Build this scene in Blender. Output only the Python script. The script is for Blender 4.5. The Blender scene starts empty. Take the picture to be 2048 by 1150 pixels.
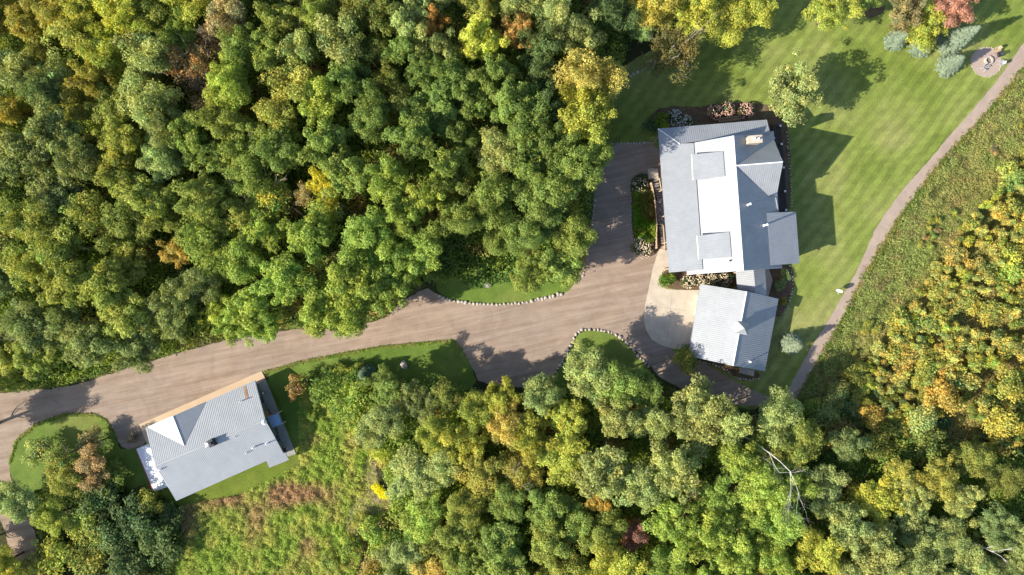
import bpy, bmesh, math, random
import numpy as np
from mathutils import Vector, Matrix
from mathutils.geometry import tessellate_polygon
random.seed(7); rng = np.random.default_rng(7)
S = bpy.context.scene; C = S.collection
# ------------------------------------------------------------------ camera, sky, sun, exposure
H = 106.67; K = 12.8; CX, CY = 1024.0, 575.0
cd = bpy.data.cameras.new('camera'); cam = bpy.data.objects.new('camera', cd); C.objects.link(cam)
cam.location = (0, 0, H); cd.lens = 24; cd.sensor_width = 36; cd.clip_end = 5000; S.camera = cam
ELEV = math.radians(31); AZ = math.radians(21)          # shadows fall along AZ (from +x)
W = bpy.data.worlds.new('World'); S.world = W; W.use_nodes = True
nt = W.node_tree; bg = nt.nodes['Background']
sky = nt.nodes.new('ShaderNodeTexSky'); sky.sky_type = 'NISHITA'; sky.sun_disc = False
sky.sun_elevation = ELEV; sky.sun_rotation = math.atan2(-math.cos(AZ), -math.sin(AZ)) % (2*math.pi)
sky.air_density = 1.0; sky.dust_density = 1.0
nt.links.new(sky.outputs[0], bg.inputs[0]); bg.inputs[1].default_value = 0.12
sd = bpy.data.lights.new('sun', 'SUN'); sd.energy = 5.0; sd.angle = math.radians(0.5); sd.color = (1.0, 0.92, 0.77)
sun = bpy.data.objects.new('sun', sd); C.objects.link(sun); sun.location = (-60, -20, 60)
sun.rotation_euler = Vector((math.cos(AZ)*math.cos(ELEV), math.sin(AZ)*math.cos(ELEV), -math.sin(ELEV))).to_track_quat('-Z', 'Y').to_euler()
S.view_settings.view_transform = 'Standard'; S.view_settings.look = 'None'
S.view_settings.exposure = 0.93; S.view_settings.gamma = 1
S.cycles.max_bounces = 6; S.cycles.transparent_max_bounces = 4

# ------------------------------------------------------------------ helpers
def at(px, py, z=0.0):
    k = (1 - z/H)/K
    return Vector(((px-CX)*k, (CY-py)*k, z))
def on(px, py, pl):                                      # where a sight line meets a roof plane
    p0, n = pl; o = Vector((0, 0, H)); d = at(px, py) - o
    return o + d*((p0-o).dot(n)/d.dot(n))
def slope(A, B, s, toward):                              # plane through level line A-B falling by s
    w = (B-A).cross(Vector((0, 0, 1))); w.z = 0; w.normalize()
    if w.dot(toward - A) < 0: w = -w
    n = Vector((w.x*s, w.y*s, 1)).normalized()
    return (A.copy(), n)
def plane3(a, b, c):
    n = (b-a).cross(c-a).normalized()
    if n.z < 0: n = -n
    return (a.copy(), n)
def lin(c): return tuple((v/12.92 if v <= .04045 else ((v+.055)/1.055)**2.4) for v in c)
def tag(o, label=None, cat=None, group=None, kind=None):
    if label: o['label'] = label
    if cat: o['category'] = cat
    if group: o['group'] = group
    if kind: o['kind'] = kind
    return o
def empty(name, loc, rz=0, sc=(1, 1, 1)):
    o = bpy.data.objects.new(name, None); C.objects.link(o); o.location = loc
    o.rotation_euler = (0, 0, rz); o.scale = sc; o.empty_display_size = .3
    return o
def thing(name, label, cat, loc=(0, 0, 0), rz=0, group=None):
    return tag(empty(name, loc, rz), label, cat, group)
class MB:
    def __init__(s): s.v = []; s.f = []
    def add(s, vs, fs):
        n = len(s.v); s.v += [tuple(v) for v in vs]; s.f += [tuple(i+n for i in f) for f in fs]; return s
    def box(s, c, d, rz=0, M=None):
        c = Vector(c); hx, hy, hz = d[0]/2, d[1]/2, d[2]/2
        R = M if M else Matrix.Rotation(rz, 3, 'Z')
        vs = [c + R @ Vector((x*hx, y*hy, z*hz)) for z in (-1, 1) for x, y in ((-1, -1), (1, -1), (1, 1), (-1, 1))]
        return s.add(vs, [(3, 2, 1, 0), (4, 5, 6, 7), (0, 1, 5, 4), (1, 2, 6, 5), (2, 3, 7, 6), (3, 0, 4, 7)])
    def tube(s, a, b, ra, rb=None, n=8, cap=True):
        a, b = Vector(a), Vector(b); rb = ra if rb is None else rb; d = (b-a)
        if d.length < 1e-6: return s
        q = d.to_track_quat('Z', 'Y'); vs = []
        for p, r in ((a, ra), (b, rb)):
            for i in range(n):
                t = 2*math.pi*i/n; vs.append(p + q @ Vector((math.cos(t)*r, math.sin(t)*r, 0)))
        fs = [(i, (i+1) % n, n+(i+1) % n, n+i) for i in range(n)]
        if cap: fs += [tuple(range(n-1, -1, -1)), tuple(range(n, 2*n))]
        return s.add(vs, fs)
    def prism(s, poly, z0, z1):                          # vertical prism over a flat outline
        n = len(poly); P = [Vector((p[0], p[1], 0)) for p in poly]
        if sum(P[i].x*P[(i+1) % n].y-P[(i+1) % n].x*P[i].y for i in range(n)) < 0: P.reverse()
        tr = tessellate_polygon([P])
        vs = [(p.x, p.y, z0) for p in P]+[(p.x, p.y, z1) for p in P]
        fs = [(i, (i+1) % n, n+(i+1) % n, n+i) for i in range(n)]
        for a, b, c in tr:
            if (P[b]-P[a]).cross(P[c]-P[a]).z < 0: a, b, c = a, c, b
            fs.append((n+a, n+b, n+c)); fs.append((c, b, a))
        return s.add(vs, fs)
    def slab(s, pts, th):                                # sheet of thickness th under a planar 3D outline
        P = [Vector(p) for p in pts]; n = len(P)
        nrm = Vector((0, 0, 0))
        for i in range(n): nrm += P[i].cross(P[(i+1) % n])
        if nrm.z < 0: P.reverse()
        Q = [p - Vector((0, 0, th)) for p in P]
        tr = tessellate_polygon([[Vector((p.x, p.y, 0)) for p in P]])
        fs = [(i, n+i, n+(i+1) % n, (i+1) % n) for i in range(n)]
        for a, b, c in tr:
            if (P[b]-P[a]).cross(P[c]-P[a]).z < 0: a, b, c = a, c, b
            fs += [(a, b, c), (n+c, n+b, n+a)]
        return s.add(P+Q, fs)
    def ribs(s, pts, down, sp=.3, w=.035, h=.028, ends=.0):
        P = [Vector(p) for p in pts]; n = Vector((0, 0, 0))
        for i in range(len(P)): n += P[i].cross(P[(i+1) % len(P)])
        if n.z < 0: n = -n
        n.normalize(); d = (down - n*down.dot(n)).normalized(); e = n.cross(d); o = P[0]
        q = [((p-o).dot(e), (p-o).dot(d)) for p in P]
        lo = min(a for a, _ in q); hi = max(a for a, _ in q); t = lo+sp*.5
        while t < hi:
            xs = []
            for i in range(len(q)):
                a, b = q[i], q[(i+1) % len(q)]
                if (a[0]-t)*(b[0]-t) < 0: xs.append(a[1]+(b[1]-a[1])*(t-a[0])/(b[0]-a[0]))
            xs.sort()
            for k in range(0, len(xs)-1, 2):
                a = o+e*t+d*(xs[k]+ends); b = o+e*t+d*(xs[k+1]-ends)
                if (b-a).length < .05: continue
                vs = [a-e*w, a+e*w, a+e*w*.45+n*h, a-e*w*.45+n*h, b-e*w, b+e*w, b+e*w*.45+n*h, b-e*w*.45+n*h]
                s.add(vs, [(0, 4, 7, 3), (3, 7, 6, 2), (2, 6, 5, 1), (0, 3, 2, 1), (4, 5, 6, 7)])
            t += sp
        return s
    def ball(s, c, r, n=8, m=5, sc=(1, 1, 1), jit=0):
        c = Vector(c); vs = []; fs = []
        for j in range(m+1):
            ph = math.pi*j/m
            for i in range(n):
                t = 2*math.pi*i/n; k = r*(1+random.uniform(-jit, jit))
                vs.append(c+Vector((math.sin(ph)*math.cos(t)*k*sc[0], math.sin(ph)*math.sin(t)*k*sc[1], math.cos(ph)*k*sc[2])))
        for j in range(m):
            for i in range(n): fs.append((j*n+i, (j+1)*n+i, (j+1)*n+(i+1) % n, j*n+(i+1) % n))
        return s.add(vs, fs)
    def mesh(s, name, mat, smooth=False):
        me = bpy.data.meshes.new(name); me.from_pydata(s.v, [], s.f); me.materials.append(mat)
        if smooth: me.polygons.foreach_set('use_smooth', [True]*len(me.polygons))
        me.update(); return me
    def build(s, name, mat, parent=None, smooth=False):
        o = bpy.data.objects.new(name, s.mesh(name, mat, smooth)); C.objects.link(o)
        if parent:
            o.parent = parent; o.matrix_parent_inverse = Matrix.Identity(4)
            if 'abs' not in parent.keys():
                pass
        return o
def part(mb, name, mat, root, smooth=False, rel=False):  # world-space mesh under a thing
    if not rel:
        M = (Matrix.Translation(root.location) @ Matrix.Rotation(root.rotation_euler.z, 4, 'Z')).inverted()
        p = root.parent
        while p:
            M = M @ (Matrix.Translation(p.location) @ Matrix.Rotation(p.rotation_euler.z, 4, 'Z')).inverted(); p = p.parent
        mb.v = [tuple(M @ Vector(v)) for v in mb.v]
    return mb.build(name, mat, root, smooth)

# ------------------------------------------------------------------ noise on the ground plane (layout only)
_g = rng.random((4, 257, 257))
def vnoise(x, y, s, k=0):
    x = np.asarray(x)/s+50; y = np.asarray(y)/s+50
    i = np.floor(x).astype(int); j = np.floor(y).astype(int); fx = x-i; fy = y-j
    fx = fx*fx*(3-2*fx); fy = fy*fy*(3-2*fy); G = _g[k]; i %= 256; j %= 256
    return (G[i, j]*(1-fx)+G[i+1, j]*fx)*(1-fy)+(G[i, j+1]*(1-fx)+G[i+1, j+1]*fx)*fy
def inpoly(x, y, poly):
    x = np.asarray(x, float); y = np.asarray(y, float); r = np.zeros(x.shape, bool); n = len(poly)
    for i in range(n):
        x1, y1 = poly[i]; x2, y2 = poly[(i+1) % n]
        if y1 == y2: continue
        c = ((y1 > y) != (y2 > y)) & (x < (x2-x1)*(y-y1)/(y2-y1)+x1); r ^= c
    return r
def smoothpoly(pts, it=2, closed=True):
    for _ in range(it):
        q = []; n = len(pts)
        for i in range(n if closed else n-1):
            a, b = pts[i], pts[(i+1) % n]
            q += [(a[0]*.75+b[0]*.25, a[1]*.75+b[1]*.25), (a[0]*.25+b[0]*.75, a[1]*.25+b[1]*.75)]
        pts = q if closed else [pts[0]]+q+[pts[-1]]
    return pts
def sheet(name, pts, z, mat, jit=.25, sm=2, kind='structure', step=.35):
    """flat ground sheet, outline in photo pixels, edge made uneven"""
    P = smoothpoly(pts, sm) if sm else pts
    W_ = [at(p[0], p[1]) for p in P]; out = []
    for i in range(len(W_)):
        a, b = W_[i], W_[(i+1) % len(W_)]; L = (b-a).length; n = max(1, int(L/step)) if jit else 1
        for k in range(n):
            p = a.lerp(b, k/n)
            if jit:
                d = (float(vnoise(p.x, p.y, .8))-.5)*jit*2+(float(vnoise(p.x, p.y, .3, 1))-.5)*jit
                e = (b-a).normalized(); p = p+Vector((-e.y, e.x, 0))*d
            out.append(Vector((p.x, p.y, 0)))
    tr = tessellate_polygon([out]); fs = []
    for a, b, c in tr:
        if (out[b]-out[a]).cross(out[c]-out[a]).z < 0: a, b, c = a, c, b
        fs.append((a, b, c))
    mb = MB(); mb.add([(p.x, p.y, z) for p in out], fs); o = mb.build(name, mat)
    if kind: o['kind'] = kind
    return o

# ------------------------------------------------------------------ materials
def mat(name):
    m = bpy.data.materials.new(name); m.use_nodes = True; n = m.node_tree
    return m, n, n.nodes['Principled BSDF']
class NG:
    def __init__(s, nt): s.t = nt
    def n(s, typ, **kw):
        x = s.t.nodes.new(typ)
        for k, v in kw.items(): setattr(x, k, v)
        return x
    def l(s, a, b): s.t.links.new(a, b)
    def pos(s, rot=0, sc=(1, 1, 1)):
        t = s.n('ShaderNodeTexCoord'); g = s.n('ShaderNodeNewGeometry'); m = s.n('ShaderNodeMapping')
        m.inputs['Rotation'].default_value = (0, 0, rot); m.inputs['Scale'].default_value = sc
        s.l(t.outputs['Object'], m.inputs[0])
        if rot: m.vector_type = 'TEXTURE'; m.inputs['Scale'].default_value = tuple(1/q for q in sc)
        return m.outputs[0]
    def noise(s, scale, detail=3, rot=0, sc=(1, 1, 1), rough=.55, dist=0):
        x = s.n('ShaderNodeTexNoise'); x.inputs['Scale'].default_value = scale; x.inputs['Detail'].default_value = detail
        x.inputs['Roughness'].default_value = rough; x.inputs['Distortion'].default_value = dist
        s.l(s.pos(rot, sc), x.inputs['Vector']); return x.outputs['Fac']
    def ramp(s, f, stops):
        r = s.n('ShaderNodeValToRGB'); e = r.color_ramp.elements
        while len(e) < len(stops): e.new(.5)
        for i, (p, c) in enumerate(stops):
            e[i].position = p; e[i].color = (c, c, c, 1) if isinstance(c, (int, float)) else (*c, 1)
        s.l(f, r.inputs[0]); return r.outputs[0]
    def mix(s, f, a, b, mode='MIX'):
        m = s.n('ShaderNodeMix', data_type='RGBA', blend_type=mode)
        for sock, v in ((m.inputs[0], f), (m.inputs[6], a), (m.inputs[7], b)):
            if isinstance(v, bpy.types.NodeSocket): s.l(v, sock)
            elif isinstance(v, (int, float)): sock.default_value = v if sock == m.inputs[0] else (v, v, v, 1)
            else: sock.default_value = (*v, 1)
        return m.outputs[2]
    def math(s, op, a, b=0, c=None):
        m = s.n('ShaderNodeMath', operation=op)
        for i, v in enumerate((a, b) if c is None else (a, b, c)):
            if isinstance(v, bpy.types.NodeSocket): s.l(v, m.inputs[i])
            else: m.inputs[i].default_value = v
        return m.outputs[0]
    def bump(s, b, f, st=.3, d=.05):
        x = s.n('ShaderNodeBump'); x.inputs['Strength'].default_value = st; x.inputs['Distance'].default_value = d
        s.l(f, x.inputs['Height']); s.l(x.outputs[0], b.inputs['Normal'])
def simple(name, col, rough=.7, metal=0, var=.15, scale=3, detail=4, spec=.3, sc=(1, 1, 1), rot=0, bump=0):
    m, n, b = mat(name); g = NG(n)
    f = g.noise(scale, detail, rot, sc)
    lo = tuple(c*(1-var) for c in col); hi = tuple(min(1, c*(1+var)) for c in col)
    g.l(g.ramp(f, [(.3, lo), (.7, hi)]), b.inputs['Base Color'])
    b.inputs['Roughness'].default_value = rough; b.inputs['Metallic'].default_value = metal
    b.inputs['Specular IOR Level'].default_value = spec
    if bump: g.bump(b, g.noise(scale*6, 3), bump, .04)
    return m
def ground_mat(name, cols, s1=.15, s2=2.5, bump=.5):
    m, n, b = mat(name); g = NG(n)
    a = g.ramp(g.noise(s1, 4), [(.35, cols[0]), (.5, cols[1]), (.65, cols[2])])
    d = g.ramp(g.noise(s2, 5), [(.25, .55), (.75, 1.35)])
    g.l(g.mix(1, a, d, 'MULTIPLY'), b.inputs['Base Color']); b.inputs['Roughness'].default_value = .95
    b.inputs['Specular IOR Level'].default_value = .1; g.bump(b, g.noise(s2*2, 4), bump, .1); return m
M_floor = ground_mat('forest_floor', [(.035, .04, .018), (.055, .06, .022), (.10, .075, .045)])
M_meadow = ground_mat('meadow_soil', [(.10, .13, .035), (.15, .16, .05), (.2, .15, .08)])
M_dry = ground_mat('dry_soil', [(.22, .17, .11), (.27, .2, .13), (.2, .19, .08)], s1=.4)
M_mulch = ground_mat('mulch', [(.10, .075, .045), (.15, .09, .06), (.12, .13, .06)], s1=1.2, s2=5)
def gravel(name, c1, c2, c3, rot, streak=1.0):
    m, n, b = mat(name); g = NG(n)
    base = g.ramp(g.noise(.06, 3), [(.4, c1), (.6, c2)])
    tr = g.ramp(g.noise(1.1, 5, rot, (.06, 1, 1), rough=.65), [(.42, .0), (.66, 1.0)])       # wheel tracks along the drive
    base = g.mix(g.math('MULTIPLY', tr, .6*streak), base, c3)
    tr2 = g.ramp(g.noise(2.1, 4, rot+.05, (.05, 1, 1), dist=.6), [(.35, .86), (.65, 1.08)])
    base = g.mix(.7*streak, base, tr2, 'MULTIPLY')
    pat = g.ramp(g.noise(.5, 5, dist=.8), [(.3, .88), (.7, 1.1)])
    fine = g.ramp(g.noise(9, 4, rough=.8), [(.3, .78), (.7, 1.22)])
    base = g.mix(1, base, pat, 'MULTIPLY'); base = g.mix(1, base, fine, 'MULTIPLY')
    g.l(base, b.inputs['Base Color']); b.inputs['Roughness'].default_value = .9; b.inputs['Specular IOR Level'].default_value = .2
    g.bump(b, g.noise(12, 4), .4, .02); return m
M_gravel = gravel('gravel', (.34, .255, .198), (.305, .24, .195), (.215, .15, .108), .19, 1.1)
M_path = gravel('path_gravel', (.335, .26, .215), (.35, .275, .228), (.295, .225, .182), 1.05, .3)
M_conc = simple('concrete', (.48, .41, .33), .8, var=.13, scale=.9, detail=6, bump=.05)
M_conc2 = simple('tan_concrete', (.50, .37, .25), .8, var=.06, scale=.6, detail=6)
def lawn(name, stripes=True, dark=(.05, .13, .018), mid=(.085, .175, .025), dry=(.16, .21, .05)):
    m, n, b = mat(name); g = NG(n)
    base = g.ramp(g.noise(.07, 4), [(.35, dark), (.5, mid), (.7, dry)])
    if stripes:
        p = g.n('ShaderNodeTexCoord').outputs['Object']; nz = g.noise(.12, 2)
        def band(ang, lam, ph, dst):
            v = g.n('ShaderNodeVectorMath', operation='DOT_PRODUCT'); g.l(p, v.inputs[0])
            v.inputs[1].default_value = (math.cos(ang)/lam*6.283, math.sin(ang)/lam*6.283, 0)
            x = g.math('ADD', v.outputs['Value'], g.math('MULTIPLY', nz, dst))
            return g.math('SINE', g.math('ADD', x, ph))
        b1 = g.ramp(g.math('MULTIPLY_ADD', band(math.radians(-38), 1.75, 0, 5), .5, .5), [(.40, .88), (.60, 1.1)])
        b2 = g.ramp(g.math('MULTIPLY_ADD', band(math.radians(99), 1.25, 1, 3), .5, .5), [(.35, .97), (.65, 1.03)])
        fade = g.ramp(g.noise(.05, 2), [(.35, .55), (.55, 1.0)])
        base = g.mix(fade, base, g.mix(1, base, b1, 'MULTIPLY')); base = g.mix(fade, base, g.mix(1, base, b2, 'MULTIPLY'))
    pt = g.ramp(g.noise(.5, 6, rough=.65), [(.3, .78), (.7, 1.2)])
    f = g.ramp(g.noise(5, 6, rough=.85), [(.3, .6), (.7, 1.4)])
    base = g.mix(1, base, pt, 'MULTIPLY'); base = g.mix(1, base, f, 'MULTIPLY')
    g.l(base, b.inputs['Base Color']); b.inputs['Roughness'].default_value = .85; b.inputs['Specular IOR Level'].default_value = .15
    g.bump(b, g.noise(14, 3), .5, .05); return m
M_lawn = lawn('lawn_striped', True, (.135, .18, .032), (.18, .22, .05), (.25, .25, .09))
M_lawn2 = lawn('lawn_plain', False, (.085, .145, .022), (.115, .175, .03), (.18, .195, .05))
M_lawn3 = lawn('lawn_rough', False, (.07, .12, .012), (.10, .15, .016), (.16, .18, .03))
def metal_roof(name, col=(.285, .302, .33), rough=.5, met=.2):
    m, n, b = mat(name); g = NG(n)
    f = g.ramp(g.noise(.35, 5), [(.3, tuple(c*.94 for c in col)), (.7, tuple(min(1, c*1.06) for c in col))])
    st = g.ramp(g.noise(1.2, 6, rough=.7), [(.3, .93), (.7, 1.06)])
    g.l(g.mix(1, f, st, 'MULTIPLY'), b.inputs['Base Color'])
    r = g.ramp(g.noise(.5, 4), [(.3, rough-.06), (.7, rough+.08)]); g.l(r, b.inputs['Roughness'])
    b.inputs['Metallic'].default_value = met; g.bump(b, g.noise(.8, 3), .08, .05); return m
M_roof = metal_roof('galvanised_roof', (.295, .312, .34)); M_roof2 = metal_roof('paler_galvanised_roof', (.36, .378, .40)); M_trim = simple('roof_trim', (.32, .37, .42), .5, .4)
M_white = simple('white_trim', (.75, .75, .75), .5); M_dark = simple('dark_metal', (.04, .045, .055), .5, .3)
M_wood = simple('timber', (.30, .19, .11), .75, scale=2, sc=(1, 1, .2)); M_logs = simple('peeled_log', (.42, .31, .22), .7, scale=4)
M_wall = simple('wood_siding', (.17, .10, .055), .8, scale=2, sc=(.3, .3, 6)); M_wall2 = simple('green_siding', (.13, .17, .15), .7, sc=(.3, .3, 5))
M_deckd = simple('dark_decking', (.06, .045, .045), .7, scale=3, sc=(1, 8, 1)); M_deckw = simple('white_membrane', (.72, .72, .76), .45, var=.05)
M_pink = simple('magenta_edging', (.55, .04, .2), .6); M_rust = simple('rust_stain', (.36, .2, .1), .7, var=.3, scale=2, sc=(1, .3, 1))
M_stone = simple('pale_fieldstone', (.43, .38, .335), .85, var=.4, scale=4, bump=.3); M_chim = simple('chimney_stone', (.42, .36, .28), .85, var=.35, scale=5, bump=.4)
M_glass = simple('window_glass', (.05, .07, .09), .1, var=.05); M_bark = simple('bark', (.12, .09, .065), .9, var=.3, scale=5, bump=.4)
M_pale = simple('bleached_bark', (.6, .56, .53), .8, var=.15, scale=5); M_twig = simple('grey_twigs', (.26, .22, .19), .9, var=.2)
M_fab = simple('weathered_slats', (.36, .36, .38), .7); M_black = simple('black_iron', (.02, .02, .02), .6); M_ash = simple('ash', (.2, .17, .15), .95)
M_stair = simple('grey_boards', (.30, .27, .25), .8); M_lattice = simple('brown_grid', (.25, .17, .12), .7)

def leaf_mat():
    m = bpy.data.materials.new('foliage'); m.use_nodes = True; n = m.node_tree; g = NG(n); b = n.nodes['Principled BSDF']
    a = g.n('ShaderNodeAttribute', attribute_name='tint'); oi = g.n('ShaderNodeObjectInfo')
    c = g.mix(1, a.outputs['Color'], oi.outputs['Color'], 'MULTIPLY')
    g.l(c, b.inputs['Base Color']); b.inputs['Roughness'].default_value = .65; b.inputs['Specular IOR Level'].default_value = .2
    t = g.n('ShaderNodeBsdfTranslucent'); g.l(g.mix(1, c, (1.15, 1.2, .5), 'MULTIPLY'), t.inputs['Color'])
    mx = g.n('ShaderNodeMixShader'); mx.inputs[0].default_value = .38
    g.l(b.outputs[0], mx.inputs[1]); g.l(t.outputs[0], mx.inputs[2]); g.l(mx.outputs[0], n.nodes['Material Output'].inputs['Surface']); return m
M_leaf = leaf_mat()

def leafmesh(name, P, N, size, col, aspect=.6):
    n = len(P); N = N/np.maximum(np.linalg.norm(N, axis=1, keepdims=True), 1e-6)
    r = rng.normal(size=(n, 3)); t = np.cross(N, r); t /= np.maximum(np.linalg.norm(t, axis=1, keepdims=True), 1e-6)
    b = np.cross(N, t); s = np.asarray(size).reshape(-1, 1)*np.ones((n, 1))
    fold = N*s*.25
    V = np.stack([P-t*s, P-b*s*aspect+fold, P+t*s, P+b*s*aspect+fold], 1).reshape(-1, 3)
    me = bpy.data.meshes.new(name); me.vertices.add(4*n); me.vertices.foreach_set('co', V.astype(np.float32).ravel())
    me.loops.add(4*n); me.loops.foreach_set('vertex_index', np.arange(4*n, dtype=np.int32))
    me.polygons.add(n); me.polygons.foreach_set('loop_start', np.arange(0, 4*n, 4, dtype=np.int32))
    me.materials.append(M_leaf); me.update(calc_edges=True)
    at_ = me.attributes.new('tint', 'FLOAT_COLOR', 'POINT')
    cc = np.concatenate([np.repeat(col, 4, 0), np.ones((4*n, 1))], 1).astype(np.float32); at_.data.foreach_set('color', cc.ravel())
    return me
def sph(n):
    d = rng.normal(size=(n, 3)); return d/np.linalg.norm(d, axis=1, keepdims=True)

# ---- tree crowns: lobes on boughs, leaves on lobes
def crown_mesh(name, R, z0, z1, boughs=9, lobes=9, lr=.95, per=130, ls=.2, hue=.08, sparse=1.0, droop=0, fine=False):
    Lc = []; zc = z0+(z1-z0)*.45; hz = (z1-z0)*.5
    for k in range(boughs):
        a = 2*math.pi*(k/boughs)+random.uniform(-.4, .4); rr = R*random.uniform(.35, .95) if k else 0
        el = random.uniform(.15, 1.0)
        tip = np.array([math.cos(a)*rr, math.sin(a)*rr, zc+hz*(1-(rr/R)**2*.75)*el])
        hub = np.array([0, 0, z0+(z1-z0)*random.uniform(.1, .5)]); bt = random.uniform(.82, 1.15)
        for j in range(lobes):
            t = random.uniform(.35, 1.05); p = hub+(tip-hub)*t
            p = p+rng.normal(size=3)*np.array([R*.17, R*.17, hz*.16]); p[2] -= droop*abs(rng.normal())
            Lc.append((p, lr*random.uniform(.55, 1.15), bt*random.uniform(.88, 1.12)))
    P = []; N = []; Cc = []; Sz = []
    for p, r, bt in Lc:
        n = int(per*(r/lr)**2*sparse)+8; d = sph(n); d[:, 2] = np.where(d[:, 2] < -.25, -d[:, 2], d[:, 2])
        rad = r*(.62+.5*rng.random((n, 1))**.6); wob = 1+.28*np.sin(d[:, :1]*5+p[0]*3)*np.cos(d[:, 1:2]*6+p[1]*2)
        P.append(p+d*rad*wob*np.array([1, 1, .82])); N.append(d+rng.normal(size=(n, 3))*(.75 if fine else .5)+np.array([0, 0, .25]))
        v = bt*(1+rng.normal(size=(n, 1))*.24); h = rng.normal()*hue+rng.normal(size=(n, 1))*hue*.5
        Cc.append(np.concatenate([v*(1+h), v*(1+h*.25), v*(1-h*.3)], 1)); Sz.append(ls*(.6+.8*rng.random(n)))
    return leafmesh(name, np.concatenate(P), np.concatenate(N), np.concatenate(Sz), np.clip(np.concatenate(Cc), .15, 2.2), .55)
def grow(mb, a, d, L, r, depth, spread=.7, n=5, up=.15, kids=3):
    segs = 3; p = Vector(a); d = Vector(d).normalized(); pts = [p.copy()]
    for i in range(segs):
        d = (d+Vector((random.uniform(-.2, .2), random.uniform(-.2, .2), random.uniform(-.1, .15)+up*.3))).normalized()
        q = p+d*L/segs; mb.tube(p, q, r*(1-i/segs*.5), r*(1-(i+1)/segs*.5), n, cap=False); p = q; pts.append(p.copy())
    if depth <= 0: return
    for k in range(kids):
        b = pts[random.randint(1, segs)] if k else pts[-1]
        dd = (d+Vector((random.gauss(0, spread), random.gauss(0, spread), random.gauss(0, spread*.5)+up))).normalized()
        grow(mb, b, dd, L*random.uniform(.5, .8), r*.48, depth-1, spread, max(3, n-1), up, kids)
def trunk_mesh(name, h, r, R, m=None, depth=2):
    mb = MB(); mb.tube((0, 0, -.1), (0, 0, h*.5), r, r*.75, 9, False); mb.tube((0, 0, h*.5), (.15, .1, h*.88), r*.75, r*.2, 7, False)
    mb.tube((0, 0, -.1), (0, 0, .5), r*1.5, r, 9, False)
    for k in range(7):
        a = k*2.4+random.uniform(-.3, .3); z = h*random.uniform(.3, .7)
        grow(mb, (0, 0, z), (math.cos(a), math.sin(a), .7), R*.6, r*.4, depth, .5, 5, .25, 2)
    return mb.mesh(name, m or M_bark)
PR = {}
def proto(kind, crowns, trunks): PR[kind] = (crowns, trunks)
proto('broad', [crown_mesh('crown', 3.8+.3*(_ % 3-1), 4.5, 13, 8+_, 8+_ % 4, .85+.07*(_ % 4), 300, .12+.012*(_ % 3)) for _ in range(8)], [trunk_mesh('trunk', 12, .22, 3.8) for _ in range(2)])
proto('tight', [crown_mesh('crown', 3.4, 3.5, 12.5, 13, 8, .8, 210, .12, .12) for _ in range(4)], [trunk_mesh('trunk', 11.5, .2, 3.4)])
proto('aspen', [crown_mesh('crown', 2.9, 4, 13, 9, 10, .85, 150, .13, .10, fine=True) for _ in range(4)], [trunk_mesh('trunk', 12, .16, 2.9, M_pale)])
proto('sparse', [crown_mesh('crown', 3.0, 4.5, 12.5, 9, 8, .8, 55, .13, .2, fine=True) for _ in range(3)], [trunk_mesh('trunk', 12, .2, 4.3, M_twig, 3) for _ in range(2)])
proto('feather', [crown_mesh('crown', 3.9, 2.5, 9.5, 18, 9, .75, 110, .14, .12, fine=True)], [trunk_mesh('trunk', 8.5, .18, 3.6)])
proto('willow', [crown_mesh('crown', 4.2, 3, 10, 14, 10, .8, 100, .12, .12, droop=.9, fine=True)], [trunk_mesh('trunk', 10, .25, 5.2, M_twig, 3)])
proto('shrub', [crown_mesh('foliage', 1.25, .25, 2.1, 7, 5, .5, 60, .11, .2) for _ in range(5)], [trunk_mesh('stem', 1.6, .05, 1.0, depth=0)])
proto('bush', [crown_mesh('foliage', 2.0, .3, 4.0, 8, 6, .7, 80, .13, .14) for _ in range(4)], [trunk_mesh('stem', 3.2, .07, 1.6, depth=1)])

def spruce_mesh(h, R):
    P = []; N = []; Cc = []; z = .25
    while z < h:
        r = R*(1-z/h)**.75+.08; nb = int(9+r*7)
        for k in range(nb):
            a = random.uniform(0, 6.283); L = r*random.uniform(.8, 1.08); m = int(14+L*26)
            t = rng.random(m)**.7; side = rng.normal(size=m)*.11*(1.2-t*.6)
            x = t*L; up = .1*np.sin(t*2.2)-t*.05*L
            P.append(np.stack([math.cos(a)*x-math.sin(a)*side, math.sin(a)*x+math.cos(a)*side, z+up+rng.normal(size=m)*.04], 1))
            N.append(np.stack([math.cos(a)*.4+rng.normal(size=m)*.4, math.sin(a)*.4+rng.normal(size=m)*.4, .8+rng.random(m)], 1))
            v = random.uniform(.8, 1.2)*(1+.35*t)*(1+rng.normal(size=m)*.08); Cc.append(np.stack([v, v, v], 1))
        z += .16+.03*h/8
    P = np.concatenate(P); return leafmesh('foliage', P, np.concatenate(N), .085, np.concatenate(Cc), .35)
def blossom_mesh(R, z, n):
    mb = MB()
    for _ in range(n):
        a = random.uniform(0, 6.28); r = R*math.sqrt(random.random())*1.02; zz = z*math.sqrt(max(0, 1-(r/R/1.08)**2))
        mb.ball((math.cos(a)*r, math.sin(a)*r, zz+.12), random.uniform(.07, .13), 6, 4, (1, 1, .8), .2)
    return mb

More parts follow.
